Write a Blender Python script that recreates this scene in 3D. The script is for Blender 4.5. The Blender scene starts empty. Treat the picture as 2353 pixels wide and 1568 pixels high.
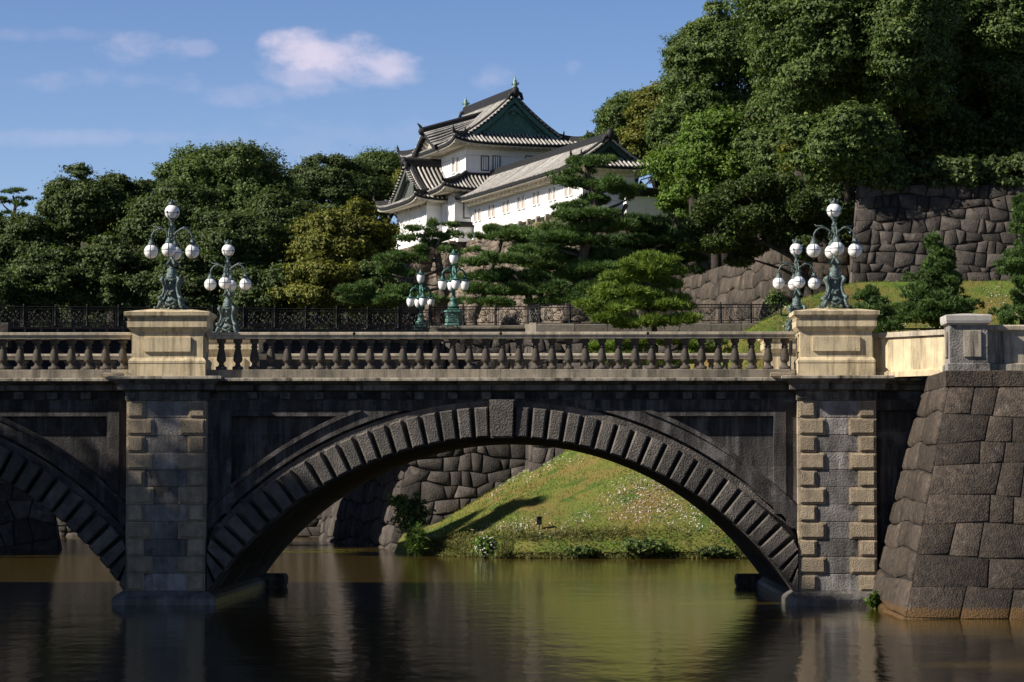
import bpy, math, random
import numpy as np
from mathutils import Vector, Matrix
sc = bpy.context.scene
COL = sc.collection
# ------------------------------------------------------------------ camera, sky, sun, exposure
F, VX, VY = 6260.0, 1305.0, 1110.0           # focal length and vanishing point, in pixels of a 2353 px wide picture
yaw = math.atan2(VX - 1176.5, F); pitch = math.atan2(VY - 784.0, math.hypot(F, VX - 1176.5))
cam = bpy.data.objects.new('camera', bpy.data.cameras.new('camera')); COL.objects.link(cam)
cam.data.lens = F / 2353 * 36; cam.data.sensor_width = 36; cam.data.clip_start = .5; cam.data.clip_end = 5000
cam.rotation_euler = (math.pi / 2 + pitch, 0, yaw); cam.location = (0, 0, 0)
sc.camera = cam
SUN = Vector((-1.33, -.46, 1.0)).normalized()
el = math.asin(SUN.z); az = math.atan2(SUN.x, SUN.y)
w = bpy.data.worlds.new('World'); sc.world = w; w.use_nodes = True
nt = w.node_tree; N = nt.nodes; L = nt.links; N.clear()
def nd(t, **k):
    n = N.new(t)
    for a, b in k.items(): setattr(n, a, b)
    return n
out = nd('ShaderNodeOutputWorld'); bg = nd('ShaderNodeBackground'); bg.inputs['Strength'].default_value = .10
sky = nd('ShaderNodeTexSky', sky_type='NISHITA', sun_disc=False, sun_elevation=el, sun_rotation=az, air_density=1.0, dust_density=.3, ozone_density=2.0)
hs = nd('ShaderNodeHueSaturation'); hs.inputs['Saturation'].default_value = 1.12; hs.inputs['Value'].default_value = .69
tint = nd('ShaderNodeMixRGB', blend_type='MULTIPLY'); tint.inputs[0].default_value = 1; tint.inputs[2].default_value = (.94, .97, 1.26, 1)
zen = nd('ShaderNodeMapRange'); zen.interpolation_type = 'LINEAR'
for k_, v_ in (('From Min', .03), ('From Max', .5), ('To Min', 1.12), ('To Max', .30)): zen.inputs[k_].default_value = v_
tc0 = nd('ShaderNodeTexCoord'); sz0 = nd('ShaderNodeSeparateXYZ'); L.new(tc0.outputs['Generated'], sz0.inputs[0]); L.new(sz0.outputs[2], zen.inputs[0])
deep = nd('ShaderNodeMixRGB', blend_type='MULTIPLY'); deep.inputs[0].default_value = 1; L.new(sky.outputs[0], deep.inputs[1]); L.new(zen.outputs[0], deep.inputs[2])   # deeper blue overhead, dimmed strongly to cut the ambient light
L.new(deep.outputs[0], hs.inputs['Color']); L.new(hs.outputs[0], tint.inputs[1])
tc = nd('ShaderNodeTexCoord'); sx_ = nd('ShaderNodeSeparateXYZ'); L.new(tc.outputs['Generated'], sx_.inputs[0])
def mth(op, a, b=None):
    n = nd('ShaderNodeMath', operation=op)
    for i, v in enumerate((a, b)):
        if v is None: continue
        if isinstance(v, (int, float)): n.inputs[i].default_value = v
        else: L.new(v, n.inputs[i])
    return n.outputs[0]
ymax = mth('MAXIMUM', sx_.outputs[1], .05)
uu = mth('DIVIDE', sx_.outputs[0], ymax); vv = mth('DIVIDE', sx_.outputs[2], ymax)
cv = nd('ShaderNodeCombineXYZ'); L.new(uu, cv.inputs[0]); L.new(mth('MULTIPLY', vv, 1.6), cv.inputs[1])
nz = nd('ShaderNodeTexNoise'); nz.inputs['Scale'].default_value = 55; nz.inputs['Detail'].default_value = 8; nz.inputs['Roughness'].default_value = .55; L.new(cv.outputs[0], nz.inputs['Vector'])
wob = mth('SUBTRACT', nz.outputs[0], .5)
nz2 = nd('ShaderNodeTexNoise'); nz2.inputs['Scale'].default_value = 24; nz2.inputs['Detail'].default_value = 7; nz2.inputs['Roughness'].default_value = .62; L.new(cv.outputs[0], nz2.inputs['Vector'])
wob2 = mth('SUBTRACT', nz2.outputs[0], .5)
def sm(v):                                   # smoothstep of a value clamped to 0..1
    c = mth('MINIMUM', mth('MAXIMUM', v, 0.0), 1.0); return mth('MULTIPLY', mth('MULTIPLY', c, c), mth('SUBTRACT', 3.0, mth('MULTIPLY', c, 2.0)))
def cloud(px, py, rx, ry, gain, edge, soft):
    a = mth('DIVIDE', mth('SUBTRACT', uu, (px - VX) / F), rx / F); b = mth('DIVIDE', mth('SUBTRACT', vv, (VY - py) / F), ry / F)
    d = mth('ADD', mth('MULTIPLY', a, a), mth('MULTIPLY', b, b))
    e = mth('ADD', mth('MULTIPLY', wob, edge), mth('MULTIPLY', wob2, edge * 1.5))
    d = mth('ADD', mth('SUBTRACT', 1.0, d), e)
    return mth('MULTIPLY', sm(mth('MULTIPLY', d, soft)), gain)
cl = None
for a in [(695, 112, 105, 62, .92, 1.8, .75), (790, 126, 140, 62, .92, 1.8, .72), (875, 138, 95, 50, .8, 1.9, .7), (770, 160, 210, 50, .5, 1.9, .8), (740, 195, 120, 45, .28, 2.6, .7), (560, 205, 120, 40, .20, 3.0, .6), (320, 112, 120, 45, .28, 3.4, .6), (450, 105, 50, 24, .22, 3.0, .7), (280, 180, 320, 34, .20, 3.0, .6), (1140, 178, 70, 36, .22, 3.2, .6), (1318, 152, 26, 22, .24, 2.4, .7), (150, 312, 420, 26, .20, 2.4, .6), (60, 70, 220, 20, .16, 2.6, .6), (900, 330, 700, 90, .14, 3.0, .5)]:
    c = cloud(*a); cl = c if cl is None else mth('MAXIMUM', cl, c)
cmix = nd('ShaderNodeMixRGB'); L.new(mth('MULTIPLY', cl, .9), cmix.inputs[0]); L.new(tint.outputs[0], cmix.inputs[1]); cmix.inputs[2].default_value = (5.5, 4.9, 5.8, 1)
L.new(cmix.outputs[0], bg.inputs[0]); L.new(bg.outputs[0], out.inputs[0])
sun = bpy.data.objects.new('sun', bpy.data.lights.new('sun', 'SUN')); COL.objects.link(sun)
sun.data.energy = 5.0; sun.data.angle = math.radians(.5); sun.data.color = (1, .93, .82)
sun.rotation_euler = SUN.to_track_quat('Z', 'Y').to_euler(); sun.location = (-60, -20, 60)
sc.view_settings.view_transform = 'Standard'; sc.view_settings.look = 'None'; sc.view_settings.gamma = 1; sc.view_settings.use_curve_mapping = False
sc.view_settings.exposure = 0.60
sc.cycles.max_bounces = 6; sc.cycles.transparent_max_bounces = 4
# ------------------------------------------------------------------ helpers
def X(px, Y): return (px - VX) * Y / F
def Z(py, Y): return (VY - py) * Y / F
def at(px, py, Y): return Vector((X(px, Y), Y, Z(py, Y)))
WATER = -2.9
class MB:
    def __init__(s): s.v = []; s.f = []
    def add(s, vs, fs):
        o = len(s.v); s.v.extend([tuple(v) for v in vs]); s.f.extend([tuple(i + o for i in f) for f in fs]); return s
    def box(s, x0, x1, y0, y1, z0, z1): return s.rings(x0, x1, y0, y1, [(0, z0), (0, z1)])
    def rings(s, x0, x1, y0, y1, prof):          # stack of rectangles: (outward offset, height)
        vs = []; fs = []
        for o, z in prof: vs += [(x0 - o, y0 - o, z), (x1 + o, y0 - o, z), (x1 + o, y1 + o, z), (x0 - o, y1 + o, z)]
        n = len(prof)
        for i in range(n - 1):
            for k in range(4): a = 4 * i + k; b = 4 * i + (k + 1) % 4; fs.append((a, b, b + 4, a + 4))
        fs.append((3, 2, 1, 0)); m = 4 * (n - 1); fs.append((m, m + 1, m + 2, m + 3))
        return s.add(vs, fs)
    def bbox(s, x0, x1, y0, y1, z0, z1, b=.01):  # box with chamfered edges
        return s.rings(x0 + b, x1 - b, y0 + b, y1 - b, [(0, z0), (b, z0 + b), (b, z1 - b), (0, z1)])
    def lathe(s, c, prof, n=16, sq=0):           # profile (r, z); sq>0 squares the section
        vs = []; fs = []
        for r, z in prof:
            for k in range(n):
                a = 2 * math.pi * (k + .5) / n; ca, sa = math.cos(a), math.sin(a)
                q = 1.0 / max(abs(ca), abs(sa)); rr = r * (1 + sq * (q - 1))
                vs.append((c[0] + rr * ca, c[1] + rr * sa, c[2] + z))
        for i in range(len(prof) - 1):
            for k in range(n): a = i * n + k; b = i * n + (k + 1) % n; fs.append((a, b, b + n, a + n))
        fs.append(tuple(range(n - 1, -1, -1))); fs.append(tuple(range((len(prof) - 1) * n, len(prof) * n)))
        return s.add(vs, fs)
    def tube(s, pts, rad, n=6, flat=1.0):
        pts = [Vector(p) for p in pts]; m = len(pts)
        if not hasattr(rad, '__len__'): rad = [rad] * m
        vs = []; fs = []; up = Vector((0, 0, 1)); prev = None
        for i, p in enumerate(pts):
            t = (pts[min(i + 1, m - 1)] - pts[max(i - 1, 0)]).normalized()
            if prev is None:
                a = t.cross(up if abs(t.z) < .9 else Vector((1, 0, 0))).normalized()
            else: a = (prev - t * prev.dot(t)).normalized()
            prev = a; b = t.cross(a)
            for k in range(n):
                q = 2 * math.pi * k / n; vs.append(p + a * math.cos(q) * rad[i] + b * math.sin(q) * rad[i] * flat)
        for i in range(m - 1):
            for k in range(n): A = i * n + k; B = i * n + (k + 1) % n; fs.append((A, B, B + n, A + n))
        fs.append(tuple(range(n - 1, -1, -1))); fs.append(tuple(range((m - 1) * n, m * n)))
        return s.add(vs, fs)
    def sweep(s, pts, w, h, base=0):             # rectangular bar standing on a polyline (ridges)
        pts = [Vector(p) for p in pts]; vs = []; fs = []; m = len(pts)
        for i, p in enumerate(pts):
            t = pts[min(i + 1, m - 1)] - pts[max(i - 1, 0)]; sd = Vector((t.y, -t.x, 0)).normalized() * (w / 2)
            for d, z in ((-1, base), (1, base), (1, h * .75), (.45, h), (-.45, h), (-1, h * .75)): vs.append(p + sd * d + Vector((0, 0, z)))
        for i in range(m - 1):
            for k in range(6): A = i * 6 + k; B = i * 6 + (k + 1) % 6; fs.append((A, B, B + 6, A + 6))
        fs.append((5, 4, 3, 2, 1, 0)); o = (m - 1) * 6; fs.append(tuple(range(o, o + 6)))
        return s.add(vs, fs)
    def sphere(s, c, r, n=12, m=8, sc_=(1, 1, 1)):
        prof = [(max(1e-4, math.sin(math.pi * i / m)) * r, -math.cos(math.pi * i / m) * r * sc_[2]) for i in range(m + 1)]
        o = len(s.v); s.lathe(c, prof, n)
        for i in range(o, len(s.v)):
            v = s.v[i]; s.v[i] = (c[0] + (v[0] - c[0]) * sc_[0], c[1] + (v[1] - c[1]) * sc_[1], v[2])
        return s
    def arcblock(s, cx, cz, r0, r1, a0, a1, y0, y1, b=0.0):   # block of a ring in the XZ plane, angles from the vertical
        def P(r, a, y): return (cx + r * math.sin(a), y, cz + r * math.cos(a))
        da = b / ((r0 + r1) / 2); vs = [P(r0, a0, y1), P(r1, a0, y1), P(r1, a1, y1), P(r0, a1, y1)]
        vs += [P(r0, a0, y0 + b), P(r1, a0, y0 + b), P(r1, a1, y0 + b), P(r0, a1, y0 + b)]
        vs += [P(r0 + b, a0 + da, y0), P(r1 - b, a0 + da, y0), P(r1 - b, a1 - da, y0), P(r0 + b, a1 - da, y0)]
        lim = 677 / 96.31; vs = [(min(cx + lim, max(cx - lim, x)), y, z) for x, y, z in vs]
        fs = [(0, 3, 2, 1)]
        for q in (0, 4):
            for k in range(4): fs.append((q + k, q + (k + 1) % 4, q + 4 + (k + 1) % 4, q + 4 + k))
        fs.append((8, 9, 10, 11)); return s.add(vs, fs)
    def build(s, name, mat, parent=None, smooth=False, world=True):
        me = bpy.data.meshes.new(name); v = s.v
        if parent is not None and world:
            o = wloc(parent); v = [(a - o.x, b - o.y, c - o.z) for a, b, c in v]
        me.from_pydata(v, [], s.f); me.validate()
        return link(name, me, mat, parent, smooth)
def wloc(o):
    p = Vector(o.location)
    while o.parent: o = o.parent; p += Vector(o.location)
    return p
def link(name, me, mat, parent=None, smooth=False):
    if mat and not me.materials: me.materials.append(mat)
    if smooth: me.polygons.foreach_set('use_smooth', [True] * len(me.polygons))
    o = bpy.data.objects.new(name, me); COL.objects.link(o)
    if parent is not None: o.parent = parent
    return o
def np_mesh(name, v, k):                          # v: (n*k,3) array, faces of k verts each
    n = len(v) // k; me = bpy.data.meshes.new(name)
    me.vertices.add(len(v)); me.vertices.foreach_set('co', np.ascontiguousarray(v, dtype=np.float32).ravel())
    me.loops.add(n * k); me.loops.foreach_set('vertex_index', np.arange(n * k, dtype=np.int32))
    me.polygons.add(n); me.polygons.foreach_set('loop_start', np.arange(0, n * k, k, dtype=np.int32))
    me.polygons.foreach_set('loop_total', np.full(n, k, dtype=np.int32)); me.update(calc_edges=True)
    return me
def tag(o, label, cat, group=None, kind=None):
    if label: o['label'] = label
    if cat: o['category'] = cat
    if group: o['group'] = group
    if kind: o['kind'] = kind
    return o
def thing(name, loc, label, cat, group=None):
    o = bpy.data.objects.new(name, None); COL.objects.link(o); o.location = loc; o.empty_display_size = .2
    return tag(o, label, cat, group)
def children(o): return [c for c in bpy.data.objects if c.parent == o]
def copy_tree(o, loc=None, parent=None, rot=None):
    c = o.copy(); COL.objects.link(c)
    if parent is not None: c.parent = parent
    if loc is not None: c.location = loc
    if rot is not None: c.rotation_euler = rot
    for ch in o.children: copy_tree(ch, parent=c)
    return c
def structure(o): o['kind'] = 'structure'; return o
# ------------------------------------------------------------------ materials
def mat(name, c1, c2=None, rough=.8, scale=3.0, bump=0.0, bscale=None, island=0.0, streak=0.0, streak_col=(.01, .01, .01), metallic=0, spec=.3, joint=None, blotch=None, detail=6, tide=0):
    m = bpy.data.materials.new(name); m.use_nodes = True; t = m.node_tree; n = t.nodes; l = t.links
    p = n['Principled BSDF']; p.inputs['Roughness'].default_value = rough; p.inputs['Metallic'].default_value = metallic
    p.inputs['Specular IOR Level'].default_value = spec
    co = n.new('ShaderNodeTexCoord'); vec = co.outputs['Object']
    c2 = c2 or tuple(x * .8 for x in c1)
    nz = n.new('ShaderNodeTexNoise'); nz.inputs['Scale'].default_value = scale; nz.inputs['Detail'].default_value = detail; nz.inputs['Roughness'].default_value = .65; l.new(vec, nz.inputs['Vector'])
    mx = n.new('ShaderNodeMixRGB'); mx.inputs[1].default_value = (*c1, 1); mx.inputs[2].default_value = (*c2, 1)
    rp = n.new('ShaderNodeMapRange'); rp.inputs['From Min'].default_value = .36; rp.inputs['From Max'].default_value = .64; l.new(nz.outputs[0], rp.inputs[0]); l.new(rp.outputs[0], mx.inputs[0])
    col = mx.outputs[0]
    if blotch:
        b = n.new('ShaderNodeTexNoise'); b.inputs['Scale'].default_value = blotch[1]; b.inputs['Detail'].default_value = 7; b.inputs['Roughness'].default_value = .6; l.new(vec, b.inputs['Vector'])
        r2 = n.new('ShaderNodeMapRange'); r2.inputs['From Min'].default_value = blotch[2]; r2.inputs['From Max'].default_value = blotch[2] + .1; l.new(b.outputs[0], r2.inputs[0])
        m2 = n.new('ShaderNodeMixRGB'); m2.inputs[2].default_value = (*blotch[0], 1); l.new(r2.outputs[0], m2.inputs[0]); l.new(col, m2.inputs[1]); col = m2.outputs[0]
    if streak:
        mp = n.new('ShaderNodeMapping'); mp.inputs['Scale'].default_value = (4.5, 4.5, .45); l.new(vec, mp.inputs[0])
        s_ = n.new('ShaderNodeTexNoise'); s_.inputs['Scale'].default_value = 1.0; s_.inputs['Detail'].default_value = 6; s_.inputs['Roughness'].default_value = .7; l.new(mp.outputs[0], s_.inputs['Vector'])
        r3 = n.new('ShaderNodeMapRange'); r3.inputs['From Min'].default_value = .46; r3.inputs['From Max'].default_value = .66; r3.inputs['To Max'].default_value = streak; l.new(s_.outputs[0], r3.inputs[0])
        m3 = n.new('ShaderNodeMixRGB'); m3.inputs[2].default_value = (*streak_col, 1); l.new(r3.outputs[0], m3.inputs[0]); l.new(col, m3.inputs[1]); col = m3.outputs[0]
    if island:
        g = n.new('ShaderNodeNewGeometry'); r4 = n.new('ShaderNodeMapRange'); r4.inputs['To Min'].default_value = 1 - island; r4.inputs['To Max'].default_value = 1 + island; l.new(g.outputs['Random Per Island'], r4.inputs[0])
        m4 = n.new('ShaderNodeMixRGB'); m4.blend_type = 'MULTIPLY'; m4.inputs[0].default_value = 1; l.new(col, m4.inputs[1]); l.new(r4.outputs[0], m4.inputs[2]); col = m4.outputs[0]
    hgt = None
    if joint:
        mp = n.new('ShaderNodeMapping'); mp.inputs['Rotation'].default_value = (math.pi / 2, 0, 0); l.new(vec, mp.inputs[0])
        br = n.new('ShaderNodeTexBrick'); br.inputs['Scale'].default_value = 1; br.inputs['Brick Width'].default_value = joint[0]; br.inputs['Row Height'].default_value = joint[1]; br.inputs['Mortar Size'].default_value = .008; br.inputs['Mortar Smooth'].default_value = .3
        br.inputs['Color1'].default_value = (.75, .75, .75, 1); br.inputs['Color2'].default_value = (1.25, 1.25, 1.25, 1); br.inputs['Mortar'].default_value = (1.5, 1.45, 1.4, 1); l.new(mp.outputs[0], br.inputs['Vector'])
        m5 = n.new('ShaderNodeMixRGB'); m5.blend_type = 'MULTIPLY'; m5.inputs[0].default_value = 1; l.new(col, m5.inputs[1]); l.new(br.outputs[0], m5.inputs[2]); col = m5.outputs[0]
    if tide:                                       # rusty wet tide mark just above the water
        sp = n.new('ShaderNodeSeparateXYZ'); l.new(vec, sp.inputs[0]); ad = n.new('ShaderNodeMath'); ad.operation = 'MULTIPLY_ADD'; ad.inputs[1].default_value = -.25; l.new(nz.outputs[0], ad.inputs[0]); l.new(sp.outputs[2], ad.inputs[2])
        r6 = n.new('ShaderNodeMapRange'); r6.inputs['From Min'].default_value = tide * .2; r6.inputs['From Max'].default_value = tide * .5; r6.inputs['To Min'].default_value = .85; r6.inputs['To Max'].default_value = 0; l.new(ad.outputs[0], r6.inputs[0])
        m6 = n.new('ShaderNodeMixRGB'); m6.inputs[2].default_value = (.11, .06, .02, 1); l.new(r6.outputs[0], m6.inputs[0]); l.new(col, m6.inputs[1]); col = m6.outputs[0]
    l.new(col, p.inputs['Base Color'])
    if bump:
        bn = n.new('ShaderNodeTexNoise'); bn.inputs['Scale'].default_value = bscale or scale * 6; bn.inputs['Detail'].default_value = 5; l.new(vec, bn.inputs['Vector'])
        bm = n.new('ShaderNodeBump'); bm.inputs['Strength'].default_value = bump; bm.inputs['Distance'].default_value = .05; l.new(bn.outputs[0], bm.inputs['Height']); l.new(bm.outputs[0], p.inputs['Normal'])
    return m
def leafmat(name, c1, c2, c3, gloss=.6, trans=.25, isl=1.0):
    m = bpy.data.materials.new(name); m.use_nodes = True; t = m.node_tree; n = t.nodes; l = t.links
    p = n['Principled BSDF']; p.inputs['Roughness'].default_value = gloss; p.inputs['Specular IOR Level'].default_value = .22
    g = n.new('ShaderNodeNewGeometry'); cr = n.new('ShaderNodeValToRGB'); l.new(g.outputs['Random Per Island'], cr.inputs[0])
    e = cr.color_ramp.elements; e[0].color = (*c1, 1); e[1].color = (*c3, 1); e[0].position = 0; e[1].position = 1
    q = e.new(.6); q.color = (*c2, 1)
    co = n.new('ShaderNodeTexCoord'); nz = n.new('ShaderNodeTexNoise'); nz.inputs['Scale'].default_value = 2.2; nz.inputs['Detail'].default_value = 3; l.new(co.outputs['Object'], nz.inputs['Vector'])
    mr = n.new('ShaderNodeMapRange'); mr.inputs['From Min'].default_value = .3; mr.inputs['From Max'].default_value = .7; mr.inputs['To Min'].default_value = .65; mr.inputs['To Max'].default_value = 1.35; l.new(nz.outputs[0], mr.inputs[0])
    mm = n.new('ShaderNodeMixRGB'); mm.blend_type = 'MULTIPLY'; mm.inputs[0].default_value = 1; l.new(cr.outputs[0], mm.inputs[1]); l.new(mr.outputs[0], mm.inputs[2])
    l.new(mm.outputs[0], p.inputs['Base Color'])
    tr = n.new('ShaderNodeBsdfTranslucent'); br = n.new('ShaderNodeMixRGB'); br.blend_type = 'MULTIPLY'; br.inputs[0].default_value = 1; br.inputs[2].default_value = (1.3, 1.4, .5, 1); l.new(mm.outputs[0], br.inputs[1]); l.new(br.outputs[0], tr.inputs[0])
    ms = n.new('ShaderNodeMixShader'); ms.inputs[0].default_value = trans; l.new(p.outputs[0], ms.inputs[1]); l.new(tr.outputs[0], ms.inputs[2]); l.new(ms.outputs[0], n['Material Output'].inputs[0])
    return m
M = {}
M['pale'] = mat('pale_granite', (.68, .55, .35), (.50, .415, .275), .85, 2.5, .25, 40, streak=.75, streak_col=(.10, .075, .045), island=.08)
M['cornice'] = mat('weathered_granite', (.42, .37, .29), (.28, .25, .20), .85, 2.2, .25, 40, streak=.95, streak_col=(.02, .018, .015), island=.2)
M['rail'] = mat('rail_granite', (.55, .47, .35), (.38, .33, .26), .85, 2.2, .2, 40, streak=.55, streak_col=(.05, .045, .035), island=.1)
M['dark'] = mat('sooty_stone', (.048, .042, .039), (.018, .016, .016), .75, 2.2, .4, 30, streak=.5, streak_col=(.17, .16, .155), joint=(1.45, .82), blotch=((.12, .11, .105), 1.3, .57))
M['vous'] = mat('voussoir_stone', (.125, .105, .088), (.055, .047, .041), .65, 3.5, .8, 26, island=.45, streak=.3, streak_col=(.02, .02, .02), spec=.5)
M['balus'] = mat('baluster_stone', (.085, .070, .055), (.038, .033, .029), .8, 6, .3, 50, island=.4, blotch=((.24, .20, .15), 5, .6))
M['quoin'] = mat('tan_quoin_stone', (.45, .36, .25), (.30, .24, .17), .85, 4, .8, 45, island=.2, streak=.35, streak_col=(.07, .06, .05))
M['pierc'] = mat('grey_pier_stone', (.235, .215, .20), (.10, .092, .086), .75, 2.2, .5, 22, island=.42, streak=.4, streak_col=(.40, .38, .36), blotch=((.05, .045, .042), 1.8, .56))
M['bast'] = mat('bastion_stone', (.085, .064, .048), (.032, .025, .021), .8, 7, 1.0, 26, island=.42, blotch=((.13, .11, .09), 2.4, .60), detail=10, streak=.3, streak_col=(.02, .018, .015), tide=.28)
M['wallst'] = mat('moat_wall_stone', (.075, .062, .052), (.034, .029, .026), .85, 3, 1.0, 16, island=.55, blotch=((.11, .095, .08), 2.2, .6))
M['wallwarm'] = mat('castle_wall_stone', (.19, .15, .112), (.09, .072, .058), .85, 1.6, .9, 12, island=.5)
M['joint'] = mat('dark_joint', (.02, .017, .014), None, .95)
M['plaster'] = mat('white_plaster', (.88, .87, .85), (.83, .82, .79), .7, 1.2, streak=.15, streak_col=(.5, .47, .42))
M['soffit'] = mat('cream_plaster', (.72, .66, .54), (.62, .56, .45), .75, 1.5)
M['tile'] = mat('dark_roof_tile', (.020, .020, .021), (.012, .012, .013), .65, 4)
M['rowt'] = mat('grey_round_tile', (.42, .395, .365), (.24, .228, .212), .7, 5, island=.35, streak=.3, streak_col=(.08, .075, .07))
M['copper'] = mat('green_copper', (.085, .19, .155), (.045, .105, .09), .55, 5, .2)
M['oldcopper'] = mat('grey_copper', (.12, .135, .115), (.05, .06, .052), .6, 6, .2)
M['bracket'] = mat('bracket_stone', (.13, .12, .11), (.05, .045, .04), .8, 6, .3, 30, island=.4)
M['fascia'] = mat('stained_fascia', (.20, .18, .15), (.10, .09, .078), .85, 2.4, .3, 35, streak=.95, streak_col=(.012, .011, .01), island=.35)
M['plinth'] = mat('plinth_granite', (.30, .255, .195), (.19, .165, .13), .85, 2.4, .3, 35, streak=.7, streak_col=(.04, .035, .03), island=.2)
M['wetst'] = mat('wet_plinth_stone', (.13, .12, .11), (.05, .046, .042), .45, 2.5, .5, 20, streak=.5, streak_col=(.30, .29, .27), spec=.5)
M['dcopper'] = mat('dark_green_copper', (.04, .085, .07), (.02, .045, .038), .55, 5, .2)
M['fin'] = mat('pale_copper', (.28, .40, .33), (.15, .24, .20), .5, 8)
M['bronze'] = mat('bronze_patina', (.115, .16, .15), (.05, .068, .066), .45, 9, .5, 40, metallic=.25, blotch=((.22, .34, .33), 7, .60), spec=.5)
M['bronze2'] = mat('green_lamp_bronze', (.06, .17, .14), (.03, .085, .07), .45, 9, .3, 40, metallic=.2, blotch=((.25, .45, .38), 6, .60), spec=.5)
M['globe'] = mat('opal_glass', (.88, .86, .86), (.86, .84, .84), .12, 1, spec=.5)
M['iron'] = mat('black_iron', (.008, .008, .010), (.005, .005, .007), .5, 5, spec=.3)
M['girder'] = mat('navy_girder_paint', (.004, .005, .010), (.003, .0035, .006), .6, 2, spec=.25)
M['bark'] = mat('bark', (.14, .11, .085), (.06, .047, .036), .9, 6, .8, 14)
M['darkbark'] = mat('dark_bark', (.05, .04, .032), (.025, .02, .017), .9, 6, .8, 14)
M['frame'] = mat('window_wood', (.44, .38, .33), (.36, .31, .27), .7, 3)
M['shade'] = mat('window_dark', (.10, .115, .13), (.07, .08, .09), .4, 3)
M['black'] = mat('black_plastic', (.012, .012, .012), None, .4)
M['beige'] = mat('fixture_box', (.34, .27, .19), (.22, .17, .12), .6, 8)
M['soil'] = mat('soil', (.07, .06, .035), (.04, .045, .02), .95, .6, .5, 8)
M['grass'] = mat('grass_turf', (.085, .135, .015), (.17, .115, .035), .95, .30, .9, 10, blotch=((.055, .095, .012), .9, .53), detail=8)
M['blade'] = leafmat('grass_blade', (.06, .11, .012), (.12, .17, .02), (.26, .19, .06), .6, .2)
M['straw'] = leafmat('pale_dry_leaf', (.30, .25, .18), (.48, .43, .36), (.62, .58, .52), .7, .1)
M['olive'] = leafmat('olive_foliage', (.033, .054, .018), (.064, .094, .029), (.118, .146, .044))
M['green'] = leafmat('green_foliage', (.040, .066, .019), (.078, .120, .032), (.145, .185, .050))
M['fresh'] = leafmat('fresh_green_foliage', (.055, .10, .014), (.095, .165, .024), (.155, .225, .036))
M['yellow'] = leafmat('yellow_green_foliage', (.07, .085, .016), (.12, .135, .024), (.22, .20, .036))
M['needle'] = leafmat('pine_needles', (.045, .085, .026), (.085, .150, .042), (.15, .225, .062), .6, .15)
M['needleb'] = leafmat('bright_pine_needles', (.09, .15, .020), (.15, .22, .034), (.23, .29, .052), .6, .15)
M['dneedle'] = leafmat('dark_pine_needles', (.028, .058, .022), (.052, .095, .033), (.09, .145, .046), .6, .15)
M['weed'] = leafmat('bank_weeds', (.05, .06, .015), (.10, .115, .025), (.22, .17, .06))
M['flower'] = leafmat('white_petals', (.75, .75, .68), (.85, .85, .8), (.9, .9, .86), .6, .2)
def water_mat():
    m = bpy.data.materials.new('murky_water'); m.use_nodes = True; t = m.node_tree; n = t.nodes; l = t.links
    p = n['Principled BSDF']; p.inputs['Base Color'].default_value = (.050, .034, .006, 1); p.inputs['Specular IOR Level'].default_value = .36; p.inputs['Roughness'].default_value = .10; p.inputs['IOR'].default_value = 1.333
    co = n.new('ShaderNodeTexCoord'); hs_ = []
    for sc_, st, d in (((1.6, .55, 1), 1.0, 3), ((.35, .22, 1), 1.6, 2)):
        mp = n.new('ShaderNodeMapping'); mp.inputs['Scale'].default_value = sc_; l.new(co.outputs['Object'], mp.inputs[0])
        z = n.new('ShaderNodeTexNoise'); z.inputs['Scale'].default_value = 2.2; z.inputs['Detail'].default_value = d; l.new(mp.outputs[0], z.inputs['Vector'])
        k = n.new('ShaderNodeMath'); k.operation = 'MULTIPLY'; k.inputs[1].default_value = st; l.new(z.outputs[0], k.inputs[0]); hs_.append(k.outputs[0])
    a = n.new('ShaderNodeMath'); l.new(hs_[0], a.inputs[0]); l.new(hs_[1], a.inputs[1])
    b = n.new('ShaderNodeBump'); b.inputs['Strength'].default_value = .045; b.inputs['Distance'].default_value = .2; l.new(a.outputs[0], b.inputs['Height']); l.new(b.outputs[0], p.inputs['Normal'])
    return m
M['water'] = water_mat()
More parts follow.
